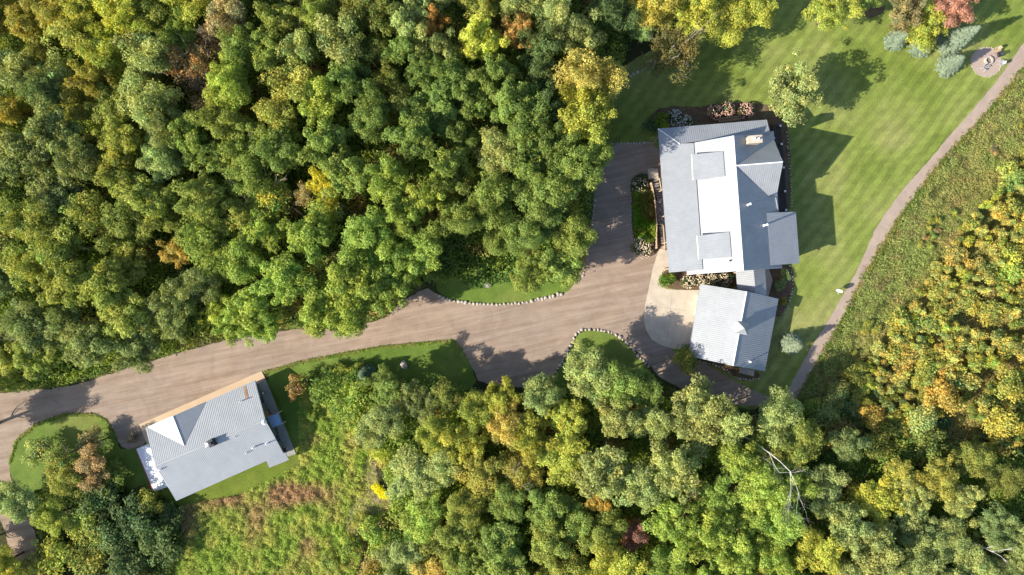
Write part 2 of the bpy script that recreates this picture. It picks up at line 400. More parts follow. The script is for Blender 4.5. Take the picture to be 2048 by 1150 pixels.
COL = dict(G1=(.20, .27, .065), G2=(.24, .315, .075), BG=(.30, .39, .08), YG=(.38, .41, .075), OY=(.37, .36, .08), OG=(.30, .335, .075),
    GG=(.31, .365, .13), GGd=(.23, .285, .10), OL=(.22, .25, .06), lime=(.44, .49, .09), yel=(.54, .50, .06), gold=(.47, .38, .10), orange=(.46, .30, .10),
    tan=(.42, .35, .17), rust=(.38, .27, .12), brown=(.30, .22, .14), red=(.36, .19, .15), coral=(.48, .27, .2), mint=(.25, .38, .14), dk=(.11, .17, .06),
    DG=(.16, .24, .07), gy=(.41, .39, .11))
CN = dict(G1='deep green', G2='mid green', BG='fresh bright green', YG='yellow-green', OY='olive-gold', OG='olive green', GG='grey-green', GGd='dull dark grey-green',
    OL='dark olive', lime='lime yellow', yel='vivid yellow', gold='golden yellow', orange='orange', tan='tan', rust='rusty orange', brown='brown, half bare', red='dark red',
    coral='coral red', mint='pale mint green', dk='dark green', DG='dark green', gy='yellow mottled')
PLANTS = []
def plant(px, py, Rpx, col, h=13, kind='broad', name=None, label=None, cat='tree', group=None, asp=.62, dark=None, cz=.72):
    crowns, trunks = PR[kind]; z = h*cz; p = at(px, py, z); p.z = 0
    base = dict(broad=(3.8+.7, 13.3), tight=(3.4+.6, 12.8), aspen=(2.9+.6, 13.3), sparse=(3.6, 12.8), feather=(4.2, 9.8), willow=(4.6, 10.2), shrub=(1.5, 2.35), bush=(2.3, 4.3))[kind]
    R = Rpx/K*(1-z/H); sx = R/base[0]; sz = h/base[1]
    root = empty(name or ('shrub' if kind in ('shrub', 'bush') else 'broadleaf_tree'), p, random.uniform(0, 6.28), (sx*random.uniform(.92, 1.08), sx*random.uniform(.92, 1.08), sz))
    tn = 'stem' if kind in ('shrub', 'bush') else 'trunk'; cn = 'foliage' if kind in ('shrub', 'bush') else 'crown'
    t = bpy.data.objects.new(tn, random.choice(trunks)); C.objects.link(t); t.parent = root
    c = bpy.data.objects.new(cn, random.choice(crowns)); C.objects.link(c); c.parent = root
    k = random.uniform(.95, 1.2); cc = COL[col] if isinstance(col, str) else col
    j = random.uniform(-.08, .08); c.color = (cc[0]*k*(1+j)*1.12, cc[1]*k*1.08, cc[2]*k*(1-j)*1.05, 1)
    PLANTS.append(dict(o=root, px=px, py=py, col=col, R=R, h=h, kind=kind, label=label, cat=cat, group=group))
    if label: tag(root, label, cat, group)
    return root

# ================================================================== GROUND
mb = MB(); mb.add([(-1500, -1500, 0), (1500, -1500, 0), (1500, 1500, 0), (-1500, 1500, 0)], [(0, 1, 2, 3)])
mb.build('ground', M_floor)['kind'] = 'structure'
pathL = [(2110, -10), (2048, 84), (1990, 168), (1911, 258), (1860, 318), (1795, 392), (1755, 450), (1728, 510), (1702, 565), (1676, 608), (1655, 645), (1625, 690), (1597, 740), (1566, 800)]
pathR = [(1600, 800), (1632, 742), (1662, 690), (1692, 640), (1718, 585), (1748, 530), (1778, 480), (1830, 402), (1880, 335), (1950, 260), (2000, 205), (2048, 146), (2110, 60)]
meadowE = [(2300, -150)]+[(p[0]-4, p[1]) for p in reversed(pathR)]+[(1620, 860), (1700, 1000), (2300, 1000)]
sheet('meadow_ground', meadowE, .004, M_meadow, .2)
meadowW = [(600, 760), (700, 730), (760, 860), (745, 930), (770, 1000), (800, 1010), (745, 1050), (700, 1180), (250, 1200), (330, 1090), (370, 1010), (480, 990), (600, 930)]
sheet('field_ground', meadowW, .005, M_meadow, .4)
sheet('dry_patch', [(735, 905), (755, 935), (750, 970), (785, 990), (780, 1015), (745, 1035), (720, 1080), (690, 1060), (700, 1010), (730, 985), (725, 930)], .008, M_dry, .6)
NElawn = [(1180, 300), (1190, 180), (1250, 130), (1320, 90), (1420, 40), (1500, -60), (2130, -60)]+pathL[0:]+[(1480, 830), (1380, 790), (1300, 740), (1260, 600), (1230, 400)]
sheet('lawn', NElawn, .008, M_lawn, .15)
sheet('verge_lawn', [(868, 578), (900, 604), (950, 608), (1000, 611), (1050, 607), (1100, 597), (1145, 585), (1150, 540), (1080, 520), (960, 510), (880, 540)], .008, M_lawn2, .12)
sheet('roadside_lawn', [(525, 745), (600, 725), (700, 705), (800, 690), (903, 680), (925, 700), (945, 735), (955, 775), (900, 800), (820, 790), (740, 760), (680, 745), (620, 790), (620, 890), (596, 905), (560, 800)], .009, M_lawn2, .15)
sheet('cabin_lawn', [(530, 750), (620, 760), (618, 890), (600, 925), (560, 955), (490, 990), (410, 1012), (340, 1008), (290, 975), (260, 930), (250, 890), (300, 860)], .007, M_lawn3, .3)
sheet('island_lawn', [(1155, 668), (1170, 661), (1200, 662), (1228, 670), (1248, 682), (1268, 702), (1300, 740), (1330, 790), (1150, 800), (1100, 770), (1118, 740), (1140, 700)], .008, M_lawn2, .1)
sheet('corner_lawn', [(32, 880), (70, 848), (130, 828), (192, 826), (215, 842), (230, 872), (240, 900), (295, 890), (310, 960), (250, 990), (150, 1000), (60, 990), (22, 960), (16, 920)], .008, M_lawn2, .25)
drive = [(-120, 800), (0, 786), (60, 781), (130, 774), (190, 758), (245, 740), (300, 722), (380, 700), (450, 680), (560, 660), (700, 655), (768, 640), (800, 606), (850, 574), (872, 586), (900, 601), (950, 606), (1000, 609),
    (1050, 605), (1100, 595), (1138, 583), (1160, 550), (1172, 500), (1185, 440), (1188, 360), (1196, 315), (1222, 287), (1330, 283), (1345, 420), (1330, 520), (1330, 700), (1390, 712), (1440, 745), (1500, 780), (1560, 800),
    (1500, 815), (1420, 795), (1330, 765), (1296, 728), (1262, 690), (1238, 672), (1200, 660), (1168, 657), (1150, 668), (1138, 695), (1118, 735), (1095, 765), (1040, 778), (960, 768),
    (946, 738), (926, 700), (905, 682), (850, 686), (760, 695), (700, 705), (600, 725), (524, 744), (400, 800), (285, 850), (298, 890), (245, 902), (232, 872), (215, 841), (190, 827), (130, 828), (70, 848), (32, 880), (17, 930), (25, 975), (45, 1020), (80, 1080), (60, 1180), (10, 1180),
    (20, 1080), (-20, 1000), (-60, 940), (-120, 900)]
sheet('gravel_drive', drive, .012, M_gravel, .12, sm=1)
sheet('path', pathL+pathR, .013, M_path, .1, sm=1)
sheet('woodland_trail', [(1560, 800), (1600, 800), (1540, 870), (1500, 930), (1480, 1010), (1455, 1060), (1420, 1000), (1430, 940), (1480, 880)], .010, simple('trail_dirt', (.20, .14, .11), .95, var=.3, scale=.8), .3)
# paved pads
mb = MB(); pad = [(1318, 498), (1338, 498), (1342, 530), (1326, 545), (1320, 562), (1332, 578), (1360, 580), (1470, 580), (1478, 600), (1400, 705), (1345, 697), (1322, 690), (1303, 678), (1292, 660), (1288, 640), (1290, 610), (1298, 575), (1306, 535)]
mb.prism([at(*p).xy for p in pad], -.05, .05); mb.build('concrete_pad', M_conc)['kind'] = 'structure'
mb = MB()
for a, b in (((1296, 612), (1400, 624)), ((1345, 578), (1333, 696))):
    A, B = at(*a, .053), at(*b, .053); d = (B-A); mb.box((A+B)/2, (d.length, .025, .004), math.atan2(d.y, d.x))
o = mb.build('pad_joints', simple('joint', (.2, .17, .14), .9)); o['kind'] = 'structure'
for nm, pts in (('bed_mulch', [(1320, 545), (1345, 538), (1480, 535), (1482, 578), (1360, 580), (1335, 577), (1321, 564)]), ('bed_mulch', [(1530, 535), (1570, 528), (1586, 535), (1590, 570), (1580, 600), (1560, 640), (1540, 620), (1530, 590)]),
    ('bed_mulch', [(1385, 705), (1440, 728), (1515, 740), (1520, 756), (1490, 762), (1462, 752), (1450, 740), (1395, 722)]), ('bed_mulch', [(1262, 350), (1300, 345), (1325, 380), (1328, 500), (1285, 518), (1265, 480), (1262, 400)]),
    ('bed_mulch', [(1300, 258), (1300, 225), (1340, 210), (1385, 215), (1450, 205), (1540, 205), (1580, 240), (1583, 430), (1560, 430), (1550, 270), (1400, 262)]), ('bed_mulch', [(1725, 20), (1745, 5), (1775, 10), (1765, 28), (1745, 36), (1728, 32)])):
    sheet(nm, pts, .018, M_mulch, .12)

# ================================================================== MAIN HOUSE
def ribroof(root, name, pts, down, th=.14, sp=.3, m=None, trim=True):
    mb = MB(); mb.slab(pts, th); mb.ribs(pts, down, sp); o = part(mb, name, m or M_roof, root)
    return o
RZ = 9.5
rN = at(1466.6, 271.5, RZ); rS = at(1486.4, 541, RZ); far = Vector((200, 0, 0)); west = Vector((-200, 0, 0))
PE = slope(rN, rS, .6, far); PWs = slope(rN, rS, .6, west)
dE = (PE[1]-Vector((0, 0, PE[1].dot(Vector((0, 0, 1)))))); dE = Vector((PE[1].x, PE[1].y, -1)); dW = Vector((PWs[1].x, PWs[1].y, -1))
house = thing('main_house', 'large house with ribbed pale metal roofs, dormers and a pointed east gable above the lawn', 'house', at(1450, 400, 0))
ribroof(house, 'roof', [rN, rS, on(1564.4, 536, PE), on(1556, 400, PE), on(1547.5, 262, PE)], dE)
ribroof(house, 'roof', [rN, rS, on(1374.4, 549, PWs), on(1373, 535, PWs), on(1401, 530, PWs), on(1387.3, 285.7, PWs)], dW)
b1, b2 = on(1387.3, 286, PWs), on(1405.5, 539.4, PWs); up = Vector((0, 0, .17)); b1 += up; b2 += up
b2.z = b1.z = (b1.z+b2.z)/2
PP = slope(b1, b2, .27, west); dP = Vector((PP[1].x, PP[1].y, -1))
p1 = on(1316.3, 257.6, PP); p2 = on(1359.6, 287.4, PP); p3 = at(1534, 239.5, p1.z); PN = plane3(p1, p2, p3)
porch = ribroof(house, 'porch_roof', [on(1387.3, 286, PP), p2, p1, on(1338.5, 545, PP), on(1405.5, 539.4, PP)], dP)
nroof = ribroof(house, 'porch_roof', [p1, p2, on(1466, 273, PN), on(1541, 268, PN), on(1534, 239.5, PN)], Vector((PN[1].x, PN[1].y, -1)))
# shed dormers on the west slope
for q in (((1446.1, 302.6), (1450, 352.4), (1386.7, 360.4), (1383.8, 308.8)), ((1458.7, 463.5), (1463.3, 514.3), (1398.2, 518.8), (1394.5, 471.5))):
    a, b = on(*q[0], PWs), on(*q[1], PWs); zz = (a.z+b.z)/2+.14; a.z = b.z = zz; PD = slope(a, b, .3, west)
    c, d = on(*q[2], PD), on(*q[3], PD); a = on(*q[0], PD); b = on(*q[1], PD)
    dm = ribroof(house, 'dormer_roof', [a, b, c, d], Vector((PD[1].x, PD[1].y, -1)), .12)
    ins = Vector((.25, 0, 0)); base = []
    mb = MB(); e = (c-d).normalized()*.2
    A_, B_, C_, D_ = a+e, b-e, c-e+ins, d+e+ins
    top = [v-Vector((0, 0, .125)) for v in (A_, B_, C_, D_)]; bot = [Vector((v.x, v.y, v.z-k)) for v, k in zip(top, (.1, .1, 1.6, 1.6))]
    mb.add(top+bot, [(0, 4, 7, 3), (1, 2, 6, 5), (2, 3, 7, 6), (0, 3, 2, 1), (4, 5, 6, 7), (0, 1, 5, 4)]); w_ = part(mb, 'dormer_wall', M_wall2, house)
    mb = MB(); mb.box(c.lerp(d, .5)-Vector((0.03, 0, .06)), (.1, (c-d).length, .16), math.atan2((d-c).y, (d-c).x)-math.pi/2); part(mb, 'dormer_fascia', M_white, house)
# prow gable
J = rN.lerp(rS, (331.3-271.5)/(541-271.5)); T = at(1565.4, 323.7, RZ)
vS = on(1537, 391.4, PE); vN = on(1547.9, 280.1, PE)
PS_, PN_ = plane3(J, T, vS), plane3(J, T, vN); hu = Vector((0, 0, .06))
ribroof(house, 'gable_roof', [J+hu, T+hu, on(1553.5, 390.4, PS_)+hu, vS+hu], Vector((PS_[1].x, PS_[1].y, -1)))
ribroof(house, 'gable_roof', [J+hu, vN+hu, T+hu], Vector((PN_[1].x, PN_[1].y, -1)))
# east shed roof
a, b = on(1533.7, 426, PE), on(1542, 530.2, PE); zz = (a.z+b.z)/2+.1; a.z = b.z = zz; PX = slope(a, b, .3, far)
ex = [on(1533.7, 426, PX), on(1542, 530.2, PX), on(1599, 525.9, PX), on(1591.5, 423.8, PX)]
ribroof(house, 'wing_roof', ex, Vector((PX[1].x, PX[1].y, -1)))
# ridge caps
mb = MB()
for a, b in ((rN, rS), (J, T+Vector((-.02, 0, 0)))):
    mb.tube(a+Vector((0, 0, .05)), b+Vector((0, 0, .05)), .1, .1, 6)
mb.tube(p1+Vector((0, 0, .02)), p2+Vector((0, 0, .02)), .08, .08, 6); part(mb, 'ridge_cap', M_white, house)
mb = MB()
def edge_strip(a, b, h=.2, t=.05, off=.0):
    d = (b-a); L = d.length; m = (a+b)/2; q = d.to_track_quat('X', 'Z').to_matrix(); mb.box(m-Vector((0, 0, h/2+.01))+off*Vector((0, 0, 1)), (L, t, h), M=q)
edge_strip(p1, on(1338.5, 545, PP)); edge_strip(p1, p3); edge_strip(on(1564.4, 536, PE), rS); edge_strip(rS, on(1374.4, 549, PWs)); edge_strip(rN, on(1387.3, 286, PWs)); edge_strip(ex[2], ex[3]); edge_strip(ex[1], ex[2]); edge_strip(ex[0], ex[3]); edge_strip(T, on(1553.5, 390.4, PS_)); edge_strip(T, vN)
part(mb, 'fascia', M_trim, house)
# walls
ax = (rS-rN).normalized(); px_ = Vector((-ax.y, ax.x, 0))
if px_.x < 0: px_ = -px_
def pent(o0, o1, w0, w1, z0, sl=.6, rz=RZ-.3):
    A = rN+ax*o0; B = rN+ax*o1; vs = []
    for q in (A, B):
        for w, z in ((w0, z0), (w1, z0), (w1, rz-sl*abs(w1)), (0, rz), (w0, rz-sl*abs(w0))):
            v = q+px_*w; vs.append((v.x, v.y, z))
    return vs, [(0, 1, 2, 3, 4), (9, 8, 7, 6, 5), (0, 5, 6, 1), (1, 6, 7, 2), (2, 7, 8, 3), (3, 8, 9, 4), (4, 9, 5, 0)]
Lh = (rS-rN).length
mb = MB(); mb.add(*pent(.7, Lh-.7, -5.9, 5.4, 0)); part(mb, 'wall', M_wall, house)
mb = MB()
q = [ex[0], ex[1], ex[2], ex[3]]; g0 = [Vector((v.x, v.y, 0)) for v in q]; cen = sum(g0, Vector())/4
mb.prism([(v.x+(cen.x-v.x)*.12, v.y+(cen.y-v.y)*.1) for v in g0], 0, ex[2].z-.2); part(mb, 'wing_wall', M_wall, house)
# prow walls
mb = MB(); j = J-Vector((0, 0, .4)); t_ = T+Vector((-.7, 0, -.35)); sN = vN+Vector((-.5, -.3, -.3)); sS = on(1553.5, 390.4, PS_)+Vector((-.6, .4, -.3))
def dn(v): return Vector((v.x, v.y, 0))
mb.add([t_, sN, sS, dn(t_), dn(sN), dn(sS), j, dn(j)], [(0, 3, 4, 1), (0, 2, 5, 3), (1, 4, 7, 6), (2, 6, 7, 5)]); part(mb, 'gable_wall', M_wall, house)
for k, (u, v) in enumerate(((.15, .8), (.15, .8))):
    a_, b_ = (t_, sN) if k == 0 else (sS, t_)
    mb = MB(); out = ((b_-a_).cross(Vector((0, 0, 1)))).normalized()
    if out.x < 0: out = -out
    P0 = a_.lerp(b_, .15); P1 = a_.lerp(b_, .85); zt = 5.2
    mb.add([Vector((P0.x, P0.y, 1.2))+out*.04, Vector((P1.x, P1.y, 1.2))+out*.04, Vector((P1.x, P1.y, zt))+out*.04, Vector((P0.x, P0.y, zt))+out*.04], [(0, 1, 2, 3)]); part(mb, 'window', M_glass, house)
# chimney on the east slope
cc = on(1502, 283.5, PE); ch = MB(); ang = math.atan2(px_.y, px_.x)
ch.box((cc.x, cc.y, cc.z+.35), (1.9, .95, 2.6), ang); chim = part(ch, 'chimney', M_chim, house)
mb = MB(); mb.box((cc.x, cc.y, cc.z+1.72), (2.05, 1.1, .12), ang); part(mb, 'chimney_cap', M_conc, chim, rel=False)
for dx in (-.2, .35): mb = MB(); mb.tube((cc.x+dx, cc.y, cc.z+1.76), (cc.x+dx, cc.y, cc.z+2.2), .16, .16, 10); part(mb, 'flue', M_white, chim)
def pipe(root, px, py, pl, h, r=.1, m=None, cap=True):
    b = on(px, py, pl); mb = MB(); mb.tube(b-Vector((0, 0, .2)), b+Vector((0, 0, h)), r, r, 10)
    mb.tube(b-Vector((0, 0, .05)), b+Vector((0, 0, .14)), r*2.3, r*1.2, 10)
    if cap: mb.tube(b+Vector((0, 0, h)), b+Vector((0, 0, h+.1)), r*1.5, r*.6, 10)
    return part(mb, 'vent_pipe', m or M_white, root)
pipe(house, 1494, 410, PE, 1.5, .13); pipe(house, 1527, 451, PE, 1.6, .13); pipe(house, 1461, 521, PWs, .2, .08, M_dark)
for k in range(14):
    q = on(1551+k*.35, 396+k*2.0, PE); mb = MB(); mb.tube(q+Vector((0, 0, .02)), q+Vector((0, 0, .14)), .045, .045, 6); part(mb, 'snow_guard', M_white, house)
# west porch: floor, posts, stairs
mb = MB(); fl = [(1335, 300), (1392, 300), (1404, 535), (1352, 538)]; mb.prism([at(*p, .6).xy for p in fl], .05, .6); part(mb, 'porch_floor', M_wood, house)
for k in range(6):
    t = k/5; a = p1.lerp(on(1338.5, 545, PP), .03+.94*t); mb = MB(); mb.tube((a.x+.5, a.y, .05), (a.x+.5, a.y, a.z-.14), .12, .11, 8); part(mb, 'post', M_logs, house)
# ramp and stairs on the west side
ramp = thing('entrance_steps', 'log railed boardwalk with stairs at both ends beside the west wall of the large house', 'stairs', at(1322, 420, 0))
mb = MB(); mb.prism([at(*p, .7).xy for p in ((1311, 402), (1325, 400), (1331, 448), (1317, 450))], .05, .7); part(mb, 'landing', M_stair, ramp)
mb = MB()
for k in range(3):
    A, B = at(1312+k*1.9, 404+k*15, .72), at(1325+k*1.9, 418+k*15, .72); C2, D2 = at(1325+k*1.9, 404+k*15, .74), at(1312+k*1.9, 418+k*15, .74)
    mb.tube(A, B, .03, .03, 4); mb.tube(C2, D2, .03, .03, 4)
part(mb, 'inlay', M_black, ramp)
for s in (0, 1):
    mb = MB()
    for k in range(9):
        y = (398-k*5.1) if s == 0 else (455+k*5.1); x = 1316-(k*1.1) if s == 0 else 1320+k*.9
        z = .62-k*.06; q = at(x+5, y, z); mb.box((q.x, q.y, z/2+.03), (1.05, .3, z), .07)
    part(mb, 'stair_flight', M_stair, ramp)
rails = [[(1303, 366), (1306, 378), (1310, 401), (1314, 449), (1313, 475), (1314, 495)], [(1319, 357), (1323, 380)], [(1327, 450), (1330, 500)]]
for rl in rails:
    mb = MB()
    for a, b in zip(rl, rl[1:]):
        A, B = at(*a, 1.5), at(*b, 1.5); mb.tube(A, B, .09, .09, 7); mb.tube(A-Vector((0, 0, .8)), B-Vector((0, 0, .8)), .06, .06, 6)
        n = int((B-A).length/.3)
        for i in range(n): q = A.lerp(B, (i+.5)/n); mb.tube(q-Vector((0, 0, .8)), q, .03, .03, 5)
    part(mb, 'railing', M_logs, ramp)
    for a in rl:
        A = at(*a, 1.6); mb = MB(); mb.tube((A.x, A.y, 0), A, .13, .12, 8); mb.ball(A, .15, 8, 4, (1, 1, .5)); part(mb, 'post', simple('post_top', (.5, .42, .33), .7), ramp) if False else part(mb, 'post', M_logs, ramp)
lp = MB(); lp.prism([at(*p, .3).xy for p in ((1295, 337), (1316, 337), (1317, 356), (1297, 358))], 0, .3); tag(lp.build('concrete_landing', M_conc), 'square concrete landing at the top end of the log railed boardwalk', 'landing')
# east deck with posts
deck = thing('east_deck', 'dark timber deck with white capped posts along the east side of the large house', 'deck', at(1565, 340, 0))
mb = MB(); mb.prism([at(*p, .5).xy for p in ((1545, 250), (1559, 250), (1563, 275), (1570, 330), (1574, 420), (1555, 425), (1545, 300))], .02, .5); part(mb, 'deck_floor', M_deckd, deck)
dp = [(1560.6, 251.5), (1547.5, 276.5), (1563, 288), (1567, 335), (1570, 382.5), (1572, 420)]
for p in dp:
    A = at(*p, 1.5); mb = MB(); mb.box((A.x, A.y, .75), (.16, .16, 1.5)); po = part(mb, 'post', M_dark, deck); mb = MB(); mb.box((A.x, A.y, 1.56), (.3, .3, .1)); part(mb, 'post_cap', M_white, po)
mb = MB(); seq = [dp[0]]+dp[2:]
for a, b in zip(seq, seq[1:]):
    for z in (1.35, .9, .65): mb.tube(at(*a, z), at(*b, z), .035, .035, 5)
part(mb, 'railing', M_dark, deck)
# north veranda bench/rail
nb = thing('log_bench', 'short log bench with pale end posts under the front hydrangeas by the north porch', 'bench', at(1460, 238, 0), .06)
mb = MB(); A, B = at(1438, 242, .5), at(1480, 237, .5); d = B-A; mb.box((A+B)/2, (d.length, .45, .07), math.atan2(d.y, d.x)); part(mb, 'seat', M_wood, nb)
mb = MB(); mb.box((A+B)/2+Vector((.02, .3, .3)), (d.length, .07, .35), math.atan2(d.y, d.x)); part(mb, 'backrest', M_logs, nb)
for q in (A, B): mb = MB(); mb.tube((q.x, q.y, 0), (q.x, q.y, .75), .12, .11, 8); part(mb, 'leg', M_logs, nb)

# connector between house and garage
con = thing('covered_walkway', 'low metal roofed passage joining the large house to the garage', 'walkway', at(1500, 560, 0))
c1, c2 = at(1507, 538, 4.3), at(1511.5, 588, 4.3); PCw, PCe = slope(c1, c2, .42, west), slope(c1, c2, .42, far)
ribroof(con, 'roof', [c1, c2, on(1476, 590, PCw), on(1471.6, 540, PCw)], Vector((PCw[1].x, PCw[1].y, -1)), .1)
ribroof(con, 'roof', [c1, c2, on(1533.5, 591, PCe), on(1530, 538, PCe)], Vector((PCe[1].x, PCe[1].y, -1)), .1)
for a in ((1476, 545), (1479, 584), (1526, 543), (1529, 586)): q = at(*a, 2.5); mb = MB(); mb.box((q.x, q.y, 1.35), (.18, .18, 2.7)); part(mb, 'post', M_logs, con)
mb = MB(); mb.prism([at(*p).xy for p in ((1470, 530), (1535, 530), (1545, 560), (1535, 600), (1478, 600))], 0, .06); o = mb.build('passage_paving', M_conc); o['kind'] = 'structure'
# ---- garage
gar = thing('garage', 'detached garage with ribbed gable roof and small cupola beside the concrete pad', 'garage', at(1465, 655, 0))
g1, g2 = at(1493, 583.2, 5.6), at(1465.9, 731.2, 5.6); GW, GE = slope(g1, g2, .5, west), slope(g1, g2, .5, far)
gw = [g1, g2, on(1377.4, 711.4, GW), on(1400.9, 568.4, GW)]; ge = [g1, g2, on(1529.7, 741.8, GE), on(1556.8, 598.1, GE)]
ribroof(gar, 'roof', gw, Vector((GW[1].x, GW[1].y, -1))); ribroof(gar, 'roof', ge, Vector((GE[1].x, GE[1].y, -1)))
mb = MB(); mb.tube(g1+Vector((0, 0, .04)), g2+Vector((0, 0, .04)), .1, .1, 6); part(mb, 'ridge_cap', M_white, gar)
mb = MB()
for a, b in ((gw[2], gw[3]), (gw[0], gw[3]), (gw[1], gw[2]), (ge[2], ge[3]), (ge[0], ge[3]), (ge[1], ge[2])): edge_strip(a, b)
part(mb, 'fascia', M_trim, gar)
def gable_box(a, b, wl, wr, sl, rz, inset=.4, z0=0):
    d = (b-a).normalized(); p = Vector((-d.y, d.x, 0)); p = p if p.x > 0 else -p; vs = []
    for q in (a+d*inset, b-d*inset):
        for w, z in ((-wl, z0), (wr, z0), (wr, rz-sl*wr), (0, rz), (-wl, rz-sl*wl)): v = q+p*w; vs.append((v.x, v.y, z))
    return vs, [(0, 1, 2, 3, 4), (9, 8, 7, 6, 5), (0, 5, 6, 1), (1, 6, 7, 2), (2, 7, 8, 3), (3, 8, 9, 4), (4, 9, 5, 0)]
gwid = abs((gw[3]-g1).xy.length)*.95-.4; gwe = (ge[3]-g1).xy.length*.95-.4
mb = MB(); mb.add(*gable_box(g1, g2, gwid, gwe, .5, 5.42)); part(mb, 'wall', M_wall, gar)
gd = (g2-g1).normalized(); gp = Vector((gd.y, -gd.x, 0)); gp = gp if gp.x < 0 else -gp
for t in (3.2, 7.6):
    q = g1+gd*t+gp*(gwid+.03); mb = MB(); mb.box((q.x, q.y, 1.15), (3.2, .05, 2.25), math.atan2(gd.y, gd.x)); part(mb, 'garage_door', M_white, gar)
    # door panels lines are pressed into the leaf
cu = on(1480, 655, GE); cz = 5.6; cu = g1.lerp(g2, (655-583)/(731-583)); cup = MB(); cang = math.atan2(gd.y, gd.x)
cup.box((cu.x, cu.y, 5.9), (1.25, 1.25, 1.5), cang); cb = part(cup, 'cupola', M_white, gar)
mb = MB(); D1 = gd*.9; D2 = gp*.9; t0 = Vector((cu.x, cu.y, 7.6)); zq = 6.66
cs = [Vector((cu.x, cu.y, zq))+D1+D2, Vector((cu.x, cu.y, zq))+D1-D2, Vector((cu.x, cu.y, zq))-D1-D2, Vector((cu.x, cu.y, zq))-D1+D2]
mb.add([t0]+cs, [(0, 1, 2), (0, 2, 3), (0, 3, 4), (0, 4, 1), (4, 3, 2, 1)]); part(mb, 'cupola_roof', M_roof, cb)
pipe(gar, 1499, 723, GE, .6, .1)
ac = thing('equipment_box', 'low pale grey box behind the garage on the mulch bed', 'box', at(1493, 742, 0))
mb = MB(); mb.box(at(1493, 743, .35), (2.2, .9, .7), -.22); part(mb, 'casing', M_conc, ac); mb = MB(); mb.box(at(1489, 743, .73), (.8, .7, .05), -.22); part(mb, 'lid', M_fab, ac)

# ================================================================== CABIN
cab = thing('cabin', 'long low house with ribbed grey roof and one white valley gable beside the gravel drive', 'house', at(430, 880, 0))
k1, k2 = at(310.7, 932, 5.0), at(530.4, 840.6, 5.0); nth, sth = Vector((0, 200, 0)), Vector((0, -400, 0))
KN, KS = slope(k1, k2, .36, nth), slope(k1, k2, .36, sth)
kn = [k1, k2, on(509.6, 761.1, KN), on(291.5, 855.9, KN)]
ks = [k1, k2, on(566.7, 906.5, KS), on(352.6, 1001.3, KS)]
ribroof(cab, 'roof', kn, Vector((KN[1].x, KN[1].y, -1)), sp=.28, m=M_roof2); ribroof(cab, 'roof', ks, Vector((KS[1].x, KS[1].y, -1)), sp=.28, m=M_roof2)
lo_ = [on(532, 922, KS)+Vector((0, 0, -.12)), on(570, 905, KS)+Vector((0, 0, -.12)), on(576.6, 920.7, KS)+Vector((0, 0, -.2)), on(537.6, 936.2, KS)+Vector((0, 0, -.2))]
ribroof(cab, 'lean_to_roof', lo_, Vector((KS[1].x, KS[1].y, -1)), .1, .28, M_roof2)
e1, e2, jv = on(296, 854, KN), on(412, 803.5, KN), on(369, 891, KN)
pk = at(346.3, 832.3, 0); ez = (e1.z+e2.z)/2
pk = at(346.3, 832.3, jv.z+.02); hv = Vector((0, 0, .05))
for tri in ([e1, pk, jv], [pk, e2, jv]):
    PT = plane3(*tri); ribroof(cab, 'gable_roof', [v+hv for v in tri], Vector((PT[1].x, PT[1].y, -1)), .08, .28, M_roof2)
mb = MB(); mb.tube(k1+Vector((0, 0, .03)), k2+Vector((0, 0, .03)), .09, .09, 6); mb.tube(pk+hv, jv+hv, .06, .06, 6); part(mb, 'ridge_cap', M_roof2, cab)
mb = MB()
for a, b in ((kn[2], kn[3]), (k1, kn[3]), (k2, kn[2]), (k1, ks[3]), (k2, ks[2]), (ks[2], ks[3]), (e1, pk), (pk, e2)): edge_strip(a, b, .18)
part(mb, 'fascia', M_trim, cab)
kd = (k2-k1).normalized(); kpn = Vector((-kd.y, kd.x, 0)); mb = MB()
wn = (kn[2]-k2).dot(kpn)-.5; ws = -(ks[2]-k2).dot(kpn)-.5; vs = []
for q in (k1+kd*1.0, k2-kd*.9):
    for w, z in ((-ws, 0), (wn, 0), (wn, 4.8-.36*wn), (0, 4.8), (-ws, 4.8-.36*ws)): v = q+kpn*w; vs.append((v.x, v.y, z))
mb.add(vs, [(0, 1, 2, 3, 4), (9, 8, 7, 6, 5), (0, 5, 6, 1), (1, 6, 7, 2), (2, 7, 8, 3), (3, 8, 9, 4), (4, 9, 5, 0)]); part(mb, 'wall', M_wall2, cab)
for t in (3, 6.5, 12, 15):
    q = k1+kd*t+kpn*(wn+.03); mb = MB(); mb.box((q.x, q.y, 1.4), (1.3, .05, 1.2), math.atan2(kd.y, kd.x)); part(mb, 'window', M_glass, cab)
for t in (-3.5, .6, 3.0):
    q = k2-kd*.87+kpn*t; mb = MB(); mb.box((q.x, q.y, 1.3), (.05, 1.1, 1.5 if t != .6 else 2.2), math.atan2(kd.y, kd.x)); part(mb, 'window' if t != .6 else 'door', M_glass if t != .6 else M_wood, cab)
